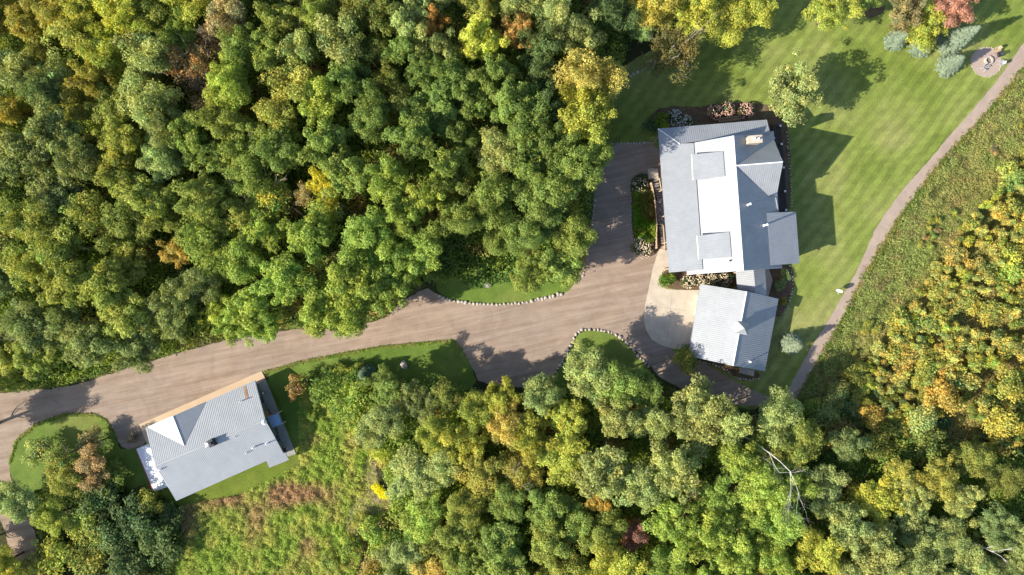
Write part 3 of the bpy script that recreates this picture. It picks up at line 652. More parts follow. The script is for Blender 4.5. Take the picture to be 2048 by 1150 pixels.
# dark box chimney with pale cricket
cc = on(427, 884, KS); mb = MB(); ka = math.atan2(kd.y, kd.x); mb.box((cc.x, cc.y, cc.z+.35), (.75, 1.1, 1.3), ka); c_ = part(mb, 'chimney', M_dark, cab)
mb = MB(); A = on(408, 886, KN)+Vector((0, 0, .03)); B = on(423, 876, KN)+Vector((0, 0, .03)); D = on(411, 896, KS)+Vector((0, 0, .03)); E_ = Vector((cc.x, cc.y, cc.z+.75))
mb.add([A, B, D, E_], [(0, 3, 1), (0, 2, 3), (1, 3, 2)]); part(mb, 'cricket', M_roof, cab)
mb = MB(); mb.tube(Vector((cc.x, cc.y, cc.z+.95)), Vector((cc.x, cc.y, cc.z+1.3)), .2, .2, 10); part(mb, 'flue', M_dark, c_)
for x, y, pl, h, r in ((484, 801.5, KN, .9, .07), (509, 893.5, KS, .8, .1), (535.5, 886, KS, .7, .09), (494, 905, KS, .5, .07), (322, 938, KS, .45, .09), (528, 844.5, KN, .3, .18), (471, 873, KS, .25, .05)):
    pipe(cab, x, y, pl, h, r)
mb = MB(); a = [on(487, 772.5, KN), on(491.5, 771.5, KN), on(496.5, 796.5, KN), on(492, 797.5, KN)]; mb.slab([v+Vector((0, 0, .045)) for v in a], .01); part(mb, 'rust_streak', M_rust, cab)
# aprons, porch slab, decks
mb = MB(); mb.prism([at(*p).xy for p in ((279, 848.5), (523.5, 742), (531, 757), (430, 830), (310, 880), (295, 888))], 0, .1); o = mb.build('apron', M_conc2); o['kind'] = 'structure'
mb = MB(); mb.prism([at(*p).xy for p in ((514, 765), (531, 757), (592, 907), (578, 913), (545, 905), (500, 800))], 0, .08); o = mb.build('side_walk', simple('grey_concrete', (.3, .29, .27), .85, scale=1)); o['kind'] = 'structure'
dk = thing('white_deck', 'white surfaced deck with magenta edge at the west end of the long low house', 'deck', at(302, 935, 0))
dpz = .45; pts = [at(272.7, 898, dpz), at(297, 887.5, dpz), at(340, 972, dpz), at(308, 983.5, dpz)]
mb = MB(); mb.prism([p.xy for p in pts], .05, dpz); part(mb, 'floor', M_deckw, dk)
mb = MB(); a, b = pts[0]+Vector((-.05, 0, -.15)), pts[3]+Vector((-.05, 0, -.15)); d = b-a; mb.box((a+b)/2, (d.length, .1, .32), math.atan2(d.y, d.x)); part(mb, 'edging', M_pink, dk)
aw = thing('door_canopy', 'small blue-grey metal canopy over the east door of the long low house', 'canopy', at(549, 841, 0), .0)
z = 2.5; q = [at(534.5, 834, z+.25), at(556, 827, z), at(564, 848.5, z), at(543.5, 855.5, z+.25)]; mb = MB(); PT = plane3(*q[:3]); q[3] = on(543.5, 855.5, PT); mb.slab(q, .08); mb.ribs(q, Vector((1, .3, -1)), .25); part(mb, 'roof', metal_roof('blue_metal', (.26, .38, .55), .4, .4), aw)
for v in q[1:3]: mb = MB(); mb.tube((v.x-.15, v.y, .08), (v.x-.15, v.y, v.z-.08), .05, .05, 8); part(mb, 'post', M_white, aw)
lampo = thing('globe_lamp', 'small white globe lamp on a post beside the side walk of the cabin', 'lamp', at(526, 785.5, 0))
mb = MB(); q = at(526.5, 785.8, 1.1); mb.tube((q.x, q.y, .08), q, .04, .04, 8); part(mb, 'post', M_dark, lampo); mb = MB(); mb.ball(q+Vector((0, 0, .12)), .15, 12, 8); part(mb, 'globe', M_white, lampo, True)

# chairs
def chair(px, py, rz, label, group, m):
    p = at(px, py, .05); r = thing('garden_chair', label, 'chair', (p.x, p.y, .03), rz, group)
    mb = MB()
    for k in range(5): mb.box((-.2+.1*k, 0, .38-.02*(k-2)), (.085, .56, .025))
    mb.build('seat', m, r)
    mb = MB()
    for k in range(5): mb.box((-.38, -.22+.11*k, .68), (.03, .09, .75-abs(k-2)*.05), M=Matrix.Rotation(-.3, 3, 'Y'))
    mb.build('backrest', m, r)
    for s in (-1, 1):
        mb = MB(); mb.box((-.02, s*.34, .56), (.68, .13, .03)); mb.build('armrest', m, r)
        for x in (-.32, .3): mb = MB(); mb.box((x, s*.33, .27), (.08, .05, .54)); mb.build('leg', m, r)
    return r
G_ = 'slatted chairs round the fire ring'
chair(1967, 136.5, 2.4+math.pi, 'slatted chair on the near left side of the fire ring', G_, M_fab)
chair(1998, 127, math.pi-.2, 'slatted chair on the path side of the fire ring', G_, M_fab)
chair(1991, 102, math.pi+.9, 'pale slatted chair at the far right edge of the fire patio', G_, M_logs)
chair(1994.5, 111, math.pi+.3, 'dark slatted chair between the pale chair and the path side chair', G_, M_dark)
G2_ = 'chairs on the side walk of the cabin'
chair(538, 823, ka, 'dark chair on the side walk above the blue canopy', G2_, M_dark)
chair(553, 862, ka, 'dark chair on the side walk just below the blue canopy', G2_, M_dark)
chair(571, 900, ka, 'dark chair at the far end of the side walk', G2_, M_dark)
# fire patio
mb = MB(); cp = at(1972.5, 124); mb.prism([(cp.x+math.cos(t*.2618)*2.35, cp.y+math.sin(t*.2618)*2.3) for t in range(24)], -.05, .03); o = mb.build('fire_patio', simple('pink_gravel', (.36, .28, .24), .9, var=.2, scale=6)); o['kind'] = 'structure'
fp = at(1975.9, 121.5); fr = thing('fire_ring', 'round stone fire ring in the middle of the gravel patio', 'fire pit', (fp.x, fp.y, .03))
mb = MB()
for k in range(14): t = k*6.283/14; mb.box((math.cos(t)*.55, math.sin(t)*.55, .16), (.2, .24, .32), t)
mb.build('stone_ring', M_stone, fr); mb = MB(); mb.tube((0, 0, 0), (0, 0, .06), .44, .44, 16); mb.build('ash_bed', M_ash, fr)
# satellite dish
sp = at(1671, 581, 0); sdh = thing('satellite_dish', 'white satellite dish on a pole at the lawn edge beside the path', 'dish', (sp.x, sp.y, 0))
mb = MB(); mb.tube((0, 0, 0), (0, 0, 1.1), .04, .04, 8); mb.build('pole', M_fab, sdh)
dirv = Vector((-.40, -.85, .36)).normalized(); qd = dirv.to_track_quat('Z', 'Y'); vs = []; fs = []; cen = Vector((0, 0, 1.35)); n = 20
for j in range(5):
    r = .5*j/4
    for i in range(n): t = i*6.283/n; vs.append(cen+qd @ Vector((math.cos(t)*r, math.sin(t)*r*.9, .35*r*r-.02)))
for j in range(4):
    for i in range(n): fs.append((j*n+i, j*n+(i+1) % n, (j+1)*n+(i+1) % n, (j+1)*n+i))
m_ = len(vs); vs += [v-dirv*.02 for v in vs]; fs += [tuple(reversed([i+m_ for i in f])) for f in fs]
mb = MB(); mb.add(vs, fs); mb.build('reflector', M_white, sdh); mb = MB(); e = cen+dirv*.55+Vector((0, 0, -.25)); mb.tube(cen+Vector((0, 0, -.3)), e, .02, .02, 6); mb.tube(e, e+Vector((0, 0, .12)), .05, .05, 8); mb.build('feed_arm', M_white, sdh)
# partly hidden hut at the bottom edge
hut = thing('garden_hut', 'tiny hut with brown gridded roof half hidden by trees at the bottom edge', 'hut', at(1190, 1140, 0))
z = 2.6; a, b, c, d = at(1180, 1118, z+.4), at(1211, 1130, z+.2), at(1206, 1146, z), at(1174, 1134, z+.2); PT = plane3(a, b, c); d = on(1174, 1134, PT)
mb = MB(); mb.slab([a, b, c, d], .08); part(mb, 'roof', M_lattice, hut)
mb = MB()
for k in range(5): mb.tube(a.lerp(b, k/4)+Vector((0, 0, .04)), d.lerp(c, k/4)+Vector((0, 0, .04)), .04, .04, 5)
for k in range(3): mb.tube(a.lerp(d, k/2)+Vector((0, 0, .04)), b.lerp(c, k/2)+Vector((0, 0, .04)), .04, .04, 5)
part(mb, 'roof_grid', M_logs, hut)
mb = MB(); q2 = [d+Vector((0, 0, -.15)), c+Vector((0, 0, -.15)), c+Vector((-.3, -1.6, -.5)), d+Vector((-.3, -1.6, -.5))]; mb.slab(q2, .05); part(mb, 'awning', M_white, hut)
mb = MB(); mb.prism([v.xy+(hut.location.xy-v.xy)*.15 for v in (a, b, c, d)], 0, 2.4); part(mb, 'wall', M_wood, hut)

# ================================================================== STONES
STM = []
for k in range(4):
    mb = MB(); mb.ball((0, 0, .35), 1, 8, 6, (1, .8, .6), .16); STM.append(mb.mesh('stone', M_stone, False))
def stone(p, s, label, group=None, name='edging_stone'):
    o = bpy.data.objects.new(name, random.choice(STM)); C.objects.link(o); o.location = (p.x, p.y, 0.0); k = s*random.uniform(.65, 1.3)
    o.scale = (k, k*random.uniform(.8, 1.1), k*.9); o.rotation_euler = (0, 0, random.uniform(0, 6.28)); tag(o, label, 'stone', group); return o
_o = ['first', 'second', 'third', 'fourth', 'fifth', 'sixth', 'seventh', 'eighth', 'ninth', 'tenth', '11th', '12th', '13th', '14th', '15th', '16th', '17th', '18th', '19th', '20th', '21st', '22nd', '23rd']+[f'{i}th' for i in range(24, 31)]+['31st', '32nd', '33rd']+[f'{i}th' for i in range(34, 41)]+['41st', '42nd', '43rd']+[f'{i}th' for i in range(44, 99)]
def row(pts, step, s, label, group):
    W_ = [at(*p) for p in pts]; rem = 0; n_ = 0
    for a, b in zip(W_, W_[1:]):
        L = (b-a).length; t = rem
        while t < L:
            q = a.lerp(b, t/L); q.x += random.gauss(0, .05); q.y += random.gauss(0, .05); stone(q, s, label.format(_o[n_]), group); n_ += 1; t += step*random.uniform(.85, 1.15)
        rem = t-L
row(smoothpoly([(872, 588), (890, 598), (910, 603), (940, 606), (970, 608.5), (1000, 609), (1030, 607), (1060, 603), (1090, 596), (1128, 586)], 1, False), .62, .27, 'pale edging stone, {} from the left end of the curved row below the verge lawn', 'stones below the verge lawn')
row(smoothpoly([(1108, 752), (1118, 735), (1128, 715), (1138, 698), (1146, 680), (1154, 666), (1168, 658), (1200, 660), (1225, 666), (1246, 678), (1262, 694), (1278, 712), (1298, 735)], 1, False), .6, .26, 'pale stone, {} from the parking bay end round the small lawn jutting into the drive', 'stones round the jutting lawn')
row([(1224, 288), (1312, 284)], .5, .2, 'grey edging stone, {} from the wood along the top of the parking gravel', 'stones at the top of the parking gravel')
row([(1166, 552), (1176, 505), (1187, 440), (1190, 395)], .65, .24, 'edging stone, {} from below on the shaded wood side of the parking gravel', 'stones on the wood side of the parking gravel')
row([(1573, 265), (1577, 300), (1581, 350), (1584, 428)], .5, .13, 'small white stone, {} from the top of the line outside the east deck', 'stones outside the east deck')
row(smoothpoly([(1580, 532), (1587, 560), (1584, 590), (1566, 640)], 1, False), .55, .17, 'small stone, {} from the top round the bed between house and garage', 'stones of the east bed')
row(smoothpoly([(1395, 721), (1430, 730), (1452, 738), (1464, 752), (1490, 761), (1520, 757)], 1, False), .5, .2, 'pinkish stone, {} from the left along the mulch bed behind the garage', 'stones behind the garage')
row([(1262, 385), (1261, 430), (1266, 478)], .45, .14, 'low curb stone, {} from the top along the clipped green bed', 'curb stones of the clipped bed')
row([(1326, 543), (1317, 555), (1320, 568), (1330, 578)], .4, .16, 'pale stone, {} from the house round the ball shaped shrub', 'stones round the ball shrub')
row([(1243, 157), (1262, 150), (1285, 140), (1300, 128)], .7, .25, 'grey stone, {} from the left in the shaded row beneath the leaning willow', 'stones beneath the willow')
row([(cp.x*K/1+CX+math.cos(t*.3)*31, CY-cp.y*K+math.sin(t*.3)*30) for t in range(22)], .3, .1, 'pale rim stone of the fire patio, {} clockwise from its path side', 'stones round the fire patio')
stone(at(808, 729), .6, 'lone pale boulder in the shaded roadside lawn', name='boulder'); stone(at(972, 567), .65, 'lone grey boulder on the shaded verge lawn', name='boulder')

# ================================================================== GARDEN PLANTS
SM = {k: spruce_mesh(*k) for k in ((4.2, 1.75), (7.4, 2.0), (4.6, 1.9))}
def spruce(px, py, key, col, label, h=None, name='spruce_tree'):
    p = at(px, py); r = empty(name, p, random.uniform(0, 6.28)); tag(r, label, 'tree', 'pale blue spruces' if name == 'spruce_tree' else None)
    mb = MB(); mb.tube((0, 0, -.05), (0, 0, key[0]*.95), .11, .02, 7); mb.build('trunk', M_bark, r)
    c = bpy.data.objects.new('crown', SM[key]); C.objects.link(c); c.parent = r; c.color = (*col, 1); return r
BS = (.27, .33, .26)
spruce(1786, 84, (4.2, 1.75), BS, 'small round pale spruce, leftmost of the four below the red tree')
spruce(1836, 97, (4.6, 1.9), BS, 'pale spruce tucked under the red and green tree')
spruce(1894, 90, (7.4, 2.0), BS, 'tallest pale spruce casting the longest shadow above the fire patio')
spruce(1889, 134, (4.6, 1.9), BS, 'pale spruce nearest the round fire patio')
spruce(1577, 686, (4.6, 1.9), (.28, .33, .24), 'silvery round spruce between the garage and the path')
plant(594, 772, 24, (.34, .25, .11), 4, 'bush', label='straw coloured fading small tree at the corner of the rough field', name='small_tree'); plant(583, 792, 13, (.36, .24, .10), 2.6, 'bush', label='straw coloured bush just below the fading small tree', cat='shrub')
spruce(735, 746, (4.2, 1.75), (.17, .24, .16), 'blue-green young conifer at the edge of the roadside lawn', name='conifer_tree')
plant(1585, 185, 64, (.33, .36, .13), 10, 'feather', label='feathery pale green tree standing alone on the lawn by the house')
plant(1848, 52, 50, 'YG', 7, 'feather', label='yellow-green tree with pink leaf tips above the spruces'); plant(1915, 8, 50, 'coral', 8, 'tight', label='coral red tree in the top right corner above the spruces')
plant(1822, 22, 40, (.3, .26, .12), 8, 'feather', label='pale green tree flushed with pink, left of the coral red tree')
plant(1345, 95, 74, (.16, .16, .06), 11, 'willow', name='willow_tree', label='leaning thin leaved willow overhanging the top of the lawn')
plant(1378, 720, 31, 'OL', 4.6, 'bush', label='dark olive small tree beside the garage corner and concrete pad', name='small_tree')
plant(1332, 560, 19, (.15, .24, .03), 1.6, 'shrub', label='ball shaped bright green shrub on the pad', cat='shrub'); plant(1567, 603, 10, (.24, .26, .04), 1.8, 'shrub', label='yellow-green shrub beside the garage corner', cat='shrub')
plant(1560, 570, 17, 'GGd', 1.2, 'shrub', label='greyish shrub in the bed between house and garage', cat='shrub'); plant(1570, 548, 13, 'GGd', 1.0, 'shrub', label='small greyish shrub beside the tan step of the east bed', cat='shrub')
plant(1322, 242, 19, (.2, .27, .03), 2.6, 'shrub', label='bright lime shrub at the north-west corner of the large house', cat='shrub'); plant(1306, 248, 20, 'dk', 2.4, 'shrub', label='dark shrub behind the lime shrub at the house corner', cat='shrub')
def hyd(px, py, R, h, cols, label, n=150, col=(.09, .14, .04)):
    p = at(px, py, h*.6); r = empty('hydrangea', (p.x, p.y, 0), random.uniform(0, 6)); tag(r, label, 'shrub', 'hydrangeas round the house')
    f = bpy.data.objects.new('foliage', random.choice(PR['shrub'][0])); C.objects.link(f); f.parent = r; k = R/1.5; f.scale = (k, k, h/2.3); f.color = (*col, 1)
    blossom_mesh(R*.93, h*.92, n).build('blossoms', cols, r, True)
M_bl1 = simple('cream_blossom', (.58, .47, .34), .8, var=.2, scale=2); M_bl2 = simple('pink_blossom', (.55, .33, .27), .8, var=.3, scale=2); M_bl3 = simple('white_blossom', (.5, .5, .47), .8, var=.1)
hyd(1286, 494, 1.85, 1.5, M_bl1, 'cream hydrangea at the lower end of the clipped bed beside the drive', 170); hyd(1278, 372, 1.6, 1.5, M_bl1, 'cream hydrangea in shade at the upper end of the clipped bed', 75)
for i, x in enumerate((1378, 1402, 1426, 1450)): hyd(x, 562-i*1.2, 1.25, 1.3, M_bl1, 'cream hydrangea in the row between house and garage, '+('nearest the ball shrub', 'second from the ball shrub', 'third from the ball shrub', 'nearest the passage')[i], 95)
hyd(1432, 223, 1.4, 1.5, M_bl2, 'pink hydrangea at the left end of the pair beside the log bench', 120); hyd(1456, 218, 1.3, 1.5, M_bl2, 'pink hydrangea next to the leftmost one above the log bench', 110); hyd(1494, 220, 1.35, 1.5, M_bl2, 'pink hydrangea under the lone lawn tree', 100, (.1, .12, .05))
hyd(1350, 236, 1.5, 1.7, M_bl3, 'white flecked hydrangea in shade beside the lime shrub', 90); hyd(1372, 243, 1.2, 1.5, M_bl3, 'white flecked hydrangea in shade against the north porch', 60)
# clipped bed
def field(name, poly, n, size, colf, hmin, hmax, label, cat, z=0, per=6, spread=.18, flat=1.0, hf=None):
    P = np.array(poly, float); lo = P.min(0); hi = P.max(0); x = rng.uniform(lo[0], hi[0], n); y = rng.uniform(lo[1], hi[1], n)
    m = inpoly(x, y, poly); x = x[m]; y = y[m]; k = len(x)
    X = (x-CX)/K; Y = (CY-y)/K; h = rng.uniform(hmin, hmax, k)
    if hf is not None: h = h*hf(x, y)
    c = colf(x, y, X, Y)
    keep = h > .02; X, Y, h, c, k = X[keep], Y[keep], h[keep], c[keep], int(keep.sum())
    Q = np.repeat(np.stack([X, Y, h*.6], 1), per, 0); hh = np.repeat(h, per); cc = np.repeat(c, per, 0)
    off = rng.normal(size=(k*per, 3))*spread; off[:, 2] = (rng.random(k*per)-.3)*hh*.6; Q = Q+off; Q[:, 2] = np.maximum(Q[:, 2], .03)
    N = np.stack([off[:, 0]*2.5, off[:, 1]*2.5, np.full(k*per, flat)], 1)+rng.normal(size=(k*per, 3))*.3
    cc = cc*np.array([1.4, 1.3, 1.25])*(1+rng.normal(size=(k*per, 1))*.15)
    o = bpy.data.objects.new(name, leafmesh(name, Q, N, size*(.6+.8*rng.random(k*per)), np.clip(cc, .01, .9), .45)); C.objects.link(o); tag(o, label, cat, kind='stuff'); return o
def mixc(a, b, t): t = np.clip(t, 0, 1).reshape(-1, 1); return np.array(a)*(1-t)+np.array(b)*t
field('clipped_groundcover', [(1266, 385), (1300, 378), (1308, 400), (1312, 480), (1285, 490), (1268, 470)], 5200, .1, lambda x, y, X, Y: mixc((.12, .26, .02), (.24, .16, .05), (vnoise(X, Y, 1.1)-.25)*.9+(x-1285)/70), .4, 1.3, 'dense clipped green groundcover bed beside the boardwalk', 'plants', spread=.14, flat=.35, hf=lambda x, y: .3+vnoise((x-CX)/K, (CY-y)/K, .6, 2)*1.4)

# ================================================================== WOODS
north = [(-90, -90), (1245, -90), (1250, 60), (1225, 130), (1215, 200), (1215, 270), (1175, 330), (1175, 440), (1155, 520), (1110, 560), (1050, 565), (1010, 500), (900, 480), (880, 530), (790, 570), (740, 625), (690, 655), (610, 655), (520, 660), (440, 650), (330, 640), (290, 690), (200, 730), (100, 745), (-90, 745)]
south = [(715, 775), (780, 760), (860, 790), (950, 800), (1060, 800), (1130, 750), (1190, 735), (1270, 755), (1290, 800), (1360, 830), (1440, 810), (1540, 830), (1600, 850), (1650, 930), (1740, 1000), (1900, 1020), (2140, 1090), (2140, 1240), (760, 1240), (770, 1100), (800, 1000), (770, 900), (740, 850)]
sw = [(-80, 1100), (60, 1110), (130, 1120), (100, 1220), (-80, 1220)]
KEY = [  # px, py, radius px, colour, kind, height
 (50, 45, 45, 'OY', 'tight', 11), (110, 35, 42, 'OY', 'tight', 12), (165, 25, 42, 'YG', 'broad', 13), (222, 18, 46, 'YG', 'aspen', 14), (208, 66, 34, 'lime', 'tight', 12), (150, 72, 46, 'OY', 'aspen', 13), (262, 32, 38, 'YG', 'aspen', 14), (308, 22, 42, 'OL', 'broad', 12),
 (352, 60, 44, 'BG', 'broad', 12), (455, 25, 46, 'tan', 'aspen', 13), (420, 78, 40, 'brown', 'sparse', 12), (402, 118, 38, 'rust', 'sparse', 12), (345, 125, 42, 'rust', 'sparse', 12), (425, 205, 36, 'brown', 'sparse', 11), (392, 162, 34, 'brown', 'sparse', 11), (300, 108, 50, 'GG', 'aspen', 14),
 (272, 165, 42, 'GG', 'aspen', 13), (212, 112, 40, 'YG', 'aspen', 13), (188, 152, 40, 'OY', 'broad', 13), (28, 140, 46, 'GG', 'aspen', 13), (72, 118, 36, 'OY', 'tight', 12), (112, 146, 36, 'GG', 'aspen', 12), (150, 205, 38, 'OY', 'tight', 11), (84, 185, 38, 'GGd', 'broad', 13), (16, 215, 36, 'OY', 'tight', 10),
 (100, 262, 58, 'GGd', 'broad', 14), (40, 312, 56, 'GGd', 'broad', 14), (150, 320, 48, 'GGd', 'broad', 13), (300, 205, 54, 'GG', 'aspen', 15), (325, 250, 44, 'GG', 'broad', 14), (240, 275, 46, 'OG', 'broad', 13), (228, 335, 46, 'OG', 'broad', 13), (372, 262, 42, 'G2', 'broad', 13),
 (484, 95, 46, 'G1', 'broad', 14), (458, 170, 50, 'BG', 'broad', 14), (440, 235, 44, 'OG', 'broad', 13), (532, 105, 46, 'G1', 'broad', 14), (552, 32, 42, 'OG', 'broad', 13), (592, 50, 36, 'tan', 'sparse', 12), (632, 28, 36, 'G2', 'broad', 13), (676, 72, 56, 'GG', 'aspen', 15), (602, 98, 38, 'GG', 'aspen', 14),
 (592, 168, 52, 'OY', 'aspen', 13), (640, 196, 50, 'BG', 'broad', 13), (700, 155, 46, 'G1', 'broad', 14), (732, 100, 34, 'OL', 'aspen', 12), (772, 28, 40, 'OL', 'aspen', 13), (820, 42, 42, 'GG', 'broad', 13), (862, 38, 30, 'orange', 'tight', 12), (958, 72, 50, 'lime', 'broad', 14), (1040, 62, 36, 'orange', 'tight', 12),
 (872, 92, 42, 'GG', 'broad', 13), (778, 158, 30, 'OL', 'aspen', 12), (802, 92, 42, 'G1', 'broad', 13), (852, 138, 42, 'G1', 'broad', 14), (902, 158, 46, 'G1', 'broad', 14), (945, 190, 44, 'G1', 'broad', 14), (992, 150, 42, 'G2', 'broad', 14), (648, 372, 34, 'yel', 'tight', 11), (606, 388, 24, 'tan', 'sparse', 10),
 (1150, 62, 52, 'GG', 'broad', 13), (1182, 150, 60, 'gy', 'broad', 16), (1174, 245, 60, 'YG', 'broad', 17), (1165, 200, 50, 'YG', 'broad', 15), (1108, 225, 44, 'dk', 'broad', 15), (1095, 160, 38, 'dk', 'broad', 14), (1060, 310, 46, 'G1', 'broad', 16), (1030, 205, 46, 'G1', 'broad', 16), (1150, 345, 56, 'G2', 'broad', 16), (1190, 300, 40, 'G2', 'broad', 14), (1110, 290, 44, 'G1', 'broad', 17), (1085, 385, 56, 'G1', 'broad', 13), (1290, 55, 34, 'mint', 'broad', 9), (1235, 18, 46, 'dk', 'broad', 11),  # dk pair: crowns added to shade the lawn, dark colour imitates the shaded gap
 (1452, 38, 56, 'YG', 'broad', 10), (1392, 22, 46, 'YG', 'broad', 11), (1515, 12, 44, 'YG', 'broad', 9), (1310, 8, 48, 'OY', 'broad', 11), (1672, 14, 52, 'YG', 'broad', 9), (1738, -8, 34, 'G2', 'broad', 7),
 (42, 435, 52, 'OG', 'aspen', 14), (108, 490, 52, 'OG', 'aspen', 14), (352, 498, 38, 'gold', 'tight', 11), (350, 600, 50, 'GGd', 'broad', 12), (395, 570, 46, 'GGd', 'broad', 12), (335, 640, 40, 'GGd', 'broad', 11), (432, 622, 32, 'lime', 'tight', 9), (55, 655, 52, 'GGd', 'broad', 12), (132, 565, 52, 'OG', 'broad', 13), (205, 575, 48, 'OG', 'broad', 13), (180, 690, 50, 'GGd', 'broad', 11), (60, 715, 42, 'OG', 'broad', 10),
 (500, 620, 50, 'BG', 'broad', 13), (560, 560, 56, 'BG', 'broad', 14), (640, 620, 54, 'BG', 'broad', 13), (700, 560, 56, 'BG', 'broad', 14), (730, 480, 56, 'BG', 'broad', 14), (620, 480, 52, 'BG', 'broad', 14), (800, 520, 50, 'BG', 'broad', 13), (850, 500, 48, 'BG', 'broad', 13), (800, 420, 50, 'BG', 'broad', 14), (480, 520, 50, 'BG', 'broad', 13), (700, 630, 44, 'BG', 'broad', 12), (530, 655, 36, 'BG', 'broad', 11), (460, 650, 36, 'BG', 'broad', 10),
 (990, 400, 54, 'G2', 'broad', 13), (930, 430, 50, 'G2', 'broad', 13), (1060, 545, 46, 'G2', 'broad', 11), (1120, 530, 46, 'G2', 'broad', 11), (1150, 470, 46, 'G2', 'broad', 12), (1060, 460, 50, 'G2', 'broad', 12), (1000, 480, 36, 'G1', 'broad', 9),
 (900, 340, 50, 'G1', 'broad', 14), (820, 270, 52, 'G1', 'broad', 14), (740, 230, 50, 'G1', 'broad', 14), (1000, 300, 52, 'GG', 'broad', 14), (1062, 250, 48, 'G1', 'broad', 16), (650, 290, 48, 'G2', 'broad', 13), (560, 300, 50, 'G2', 'broad', 13), (700, 350, 50, 'G2', 'broad', 14), (480, 340, 50, 'G2', 'broad', 13), (400, 400, 50, 'OG', 'broad', 13),
 # south wood
 (770, 775, 40, 'G2', 'broad', 9), (706, 800, 36, 'BG', 'bush', 6), (760, 850, 48, 'GG', 'broad', 9), (832, 805, 44, 'GGd', 'broad', 9), (885, 795, 38, 'OL', 'broad', 9), (958, 825, 44, 'YG', 'broad', 10), (1000, 795, 38, 'YG', 'broad', 10), (1015, 850, 40, 'gold', 'broad', 10), (1085, 790, 42, 'GG', 'broad', 11), (1185, 745, 56, 'GG', 'broad', 11),
 (1240, 765, 50, 'G2', 'broad', 11), (1290, 775, 36, 'G2', 'broad', 10), (1240, 835, 46, 'GG', 'broad', 12), (1140, 845, 48, 'YG', 'broad', 11), (1060, 872, 48, 'YG', 'broad', 11), (925, 885, 46, 'YG', 'broad', 10), (1210, 940, 64, 'GG', 'broad', 13), (1400, 832, 62, 'GG', 'broad', 12), (1455, 845, 50, 'GG', 'broad', 12), (1560, 835, 48, 'GG', 'broad', 11), (1600, 885, 50, 'OG', 'broad', 11),
 (1350, 940, 54, 'GG', 'broad', 12), (822, 950, 56, 'GG', 'broad', 9), (880, 930, 44, 'GG', 'broad', 9), (965, 945, 46, 'OY', 'broad', 10), (1270, 1070, 32, 'red', 'tight', 9), (1390, 978, 22, 'coral', 'tight', 8), (1200, 1005, 32, 'gold', 'tight', 8), (1350, 1055, 58, 'BG', 'broad', 12), (1425, 1070, 50, 'BG', 'broad', 12), (1520, 975, 48, 'BG', 'broad', 12), (1560, 1030, 52, 'BG', 'broad', 12),
 (1650, 980, 50, 'GG', 'broad', 11), (1700, 1055, 50, 'GG', 'broad', 11), (1750, 1105, 54, 'GG', 'broad', 11), (1640, 1100, 50, 'YG', 'broad', 11), (1480, 1120, 54, 'BG', 'broad', 12), (1000, 1080, 50, 'G2', 'broad', 10), (1090, 1010, 46, 'G2', 'broad', 10), (1100, 1090, 46, 'OG', 'broad', 10), (850, 1040, 48, 'BG', 'broad', 8), (930, 1020, 44, 'OG', 'broad', 9), (800, 1110, 44, 'GG', 'broad', 7), (740, 1060, 30, 'BG', 'bush', 4),
 # field edge and the left end of the drive
 (665, 765, 22, 'BG', 'bush', 2.6), (638, 778, 15, 'YG', 'bush', 2), (702, 768, 24, 'BG', 'bush', 3.2), (738, 806, 24, 'YG', 'bush', 3.4), (716, 846, 25, 'YG', 'bush', 3), (742, 886, 22, 'OY', 'bush', 3), (668, 805, 14, 'BG', 'bush', 1.8), (655, 745, 15, 'G2', 'bush', 2), (722, 1040, 18, 'OG', 'bush', 2), (700, 1100, 24, 'BG', 'bush', 2.6), (655, 1130, 22, 'G2', 'bush', 2.4),
 (75, 905, 28, 'GG', 'bush', 4), (100, 960, 28, 'GG', 'bush', 4), (-135, 885, 50, 'GG', 'broad', 11), (-150, 820, 46, 'GG', 'broad', 12), (-70, 865, 42, 'OG', 'broad', 9), (690, 752, 20, 'YG', 'bush', 2.6), (715, 740, 15, 'G2', 'bush', 2.2), (620, 765, 14, 'G2', 'bush', 2), (785, 770, 24, 'G2', 'bush', 3), (675, 735, 11, 'BG', 'bush', 1.6), (628, 800, 13, 'G2', 'bush', 2), (622, 830, 12, 'BG', 'bush', 1.8), (150, 975, 30, 'G2', 'bush', 4), (225, 950, 26, 'G2', 'bush', 3),
 # corner
 (172, 932, 44, 'rust', 'tight', 6), (112, 915, 34, 'OG', 'sparse', 7), (130, 955, 36, 'OG', 'broad', 6), (175, 885, 24, 'tan', 'bush', 4), (22, 1005, 46, 'GG', 'broad', 8), (100, 1035, 34, 'YG', 'broad', 6), (95, 1115, 40, 'YG', 'bush', 5), (0, 1130, 40, 'YG', 'broad', 7), (200, 1000, 42, 'dk', 'bush', 5), (260, 1040, 42, 'dk', 'bush', 5), (310, 1090, 40, 'dk', 'bush', 4.5), (220, 1080, 42, 'dk', 'bush', 5), (160, 1060, 40, 'OG', 'bush', 5), (290, 1010, 30, 'OG', 'bush', 3.5), (170, 1120, 40, 'OG', 'bush', 4), (250, 1130, 40, 'dk', 'bush', 4), (340, 1040, 28, 'dk', 'bush', 3),
 # east, below the meadow
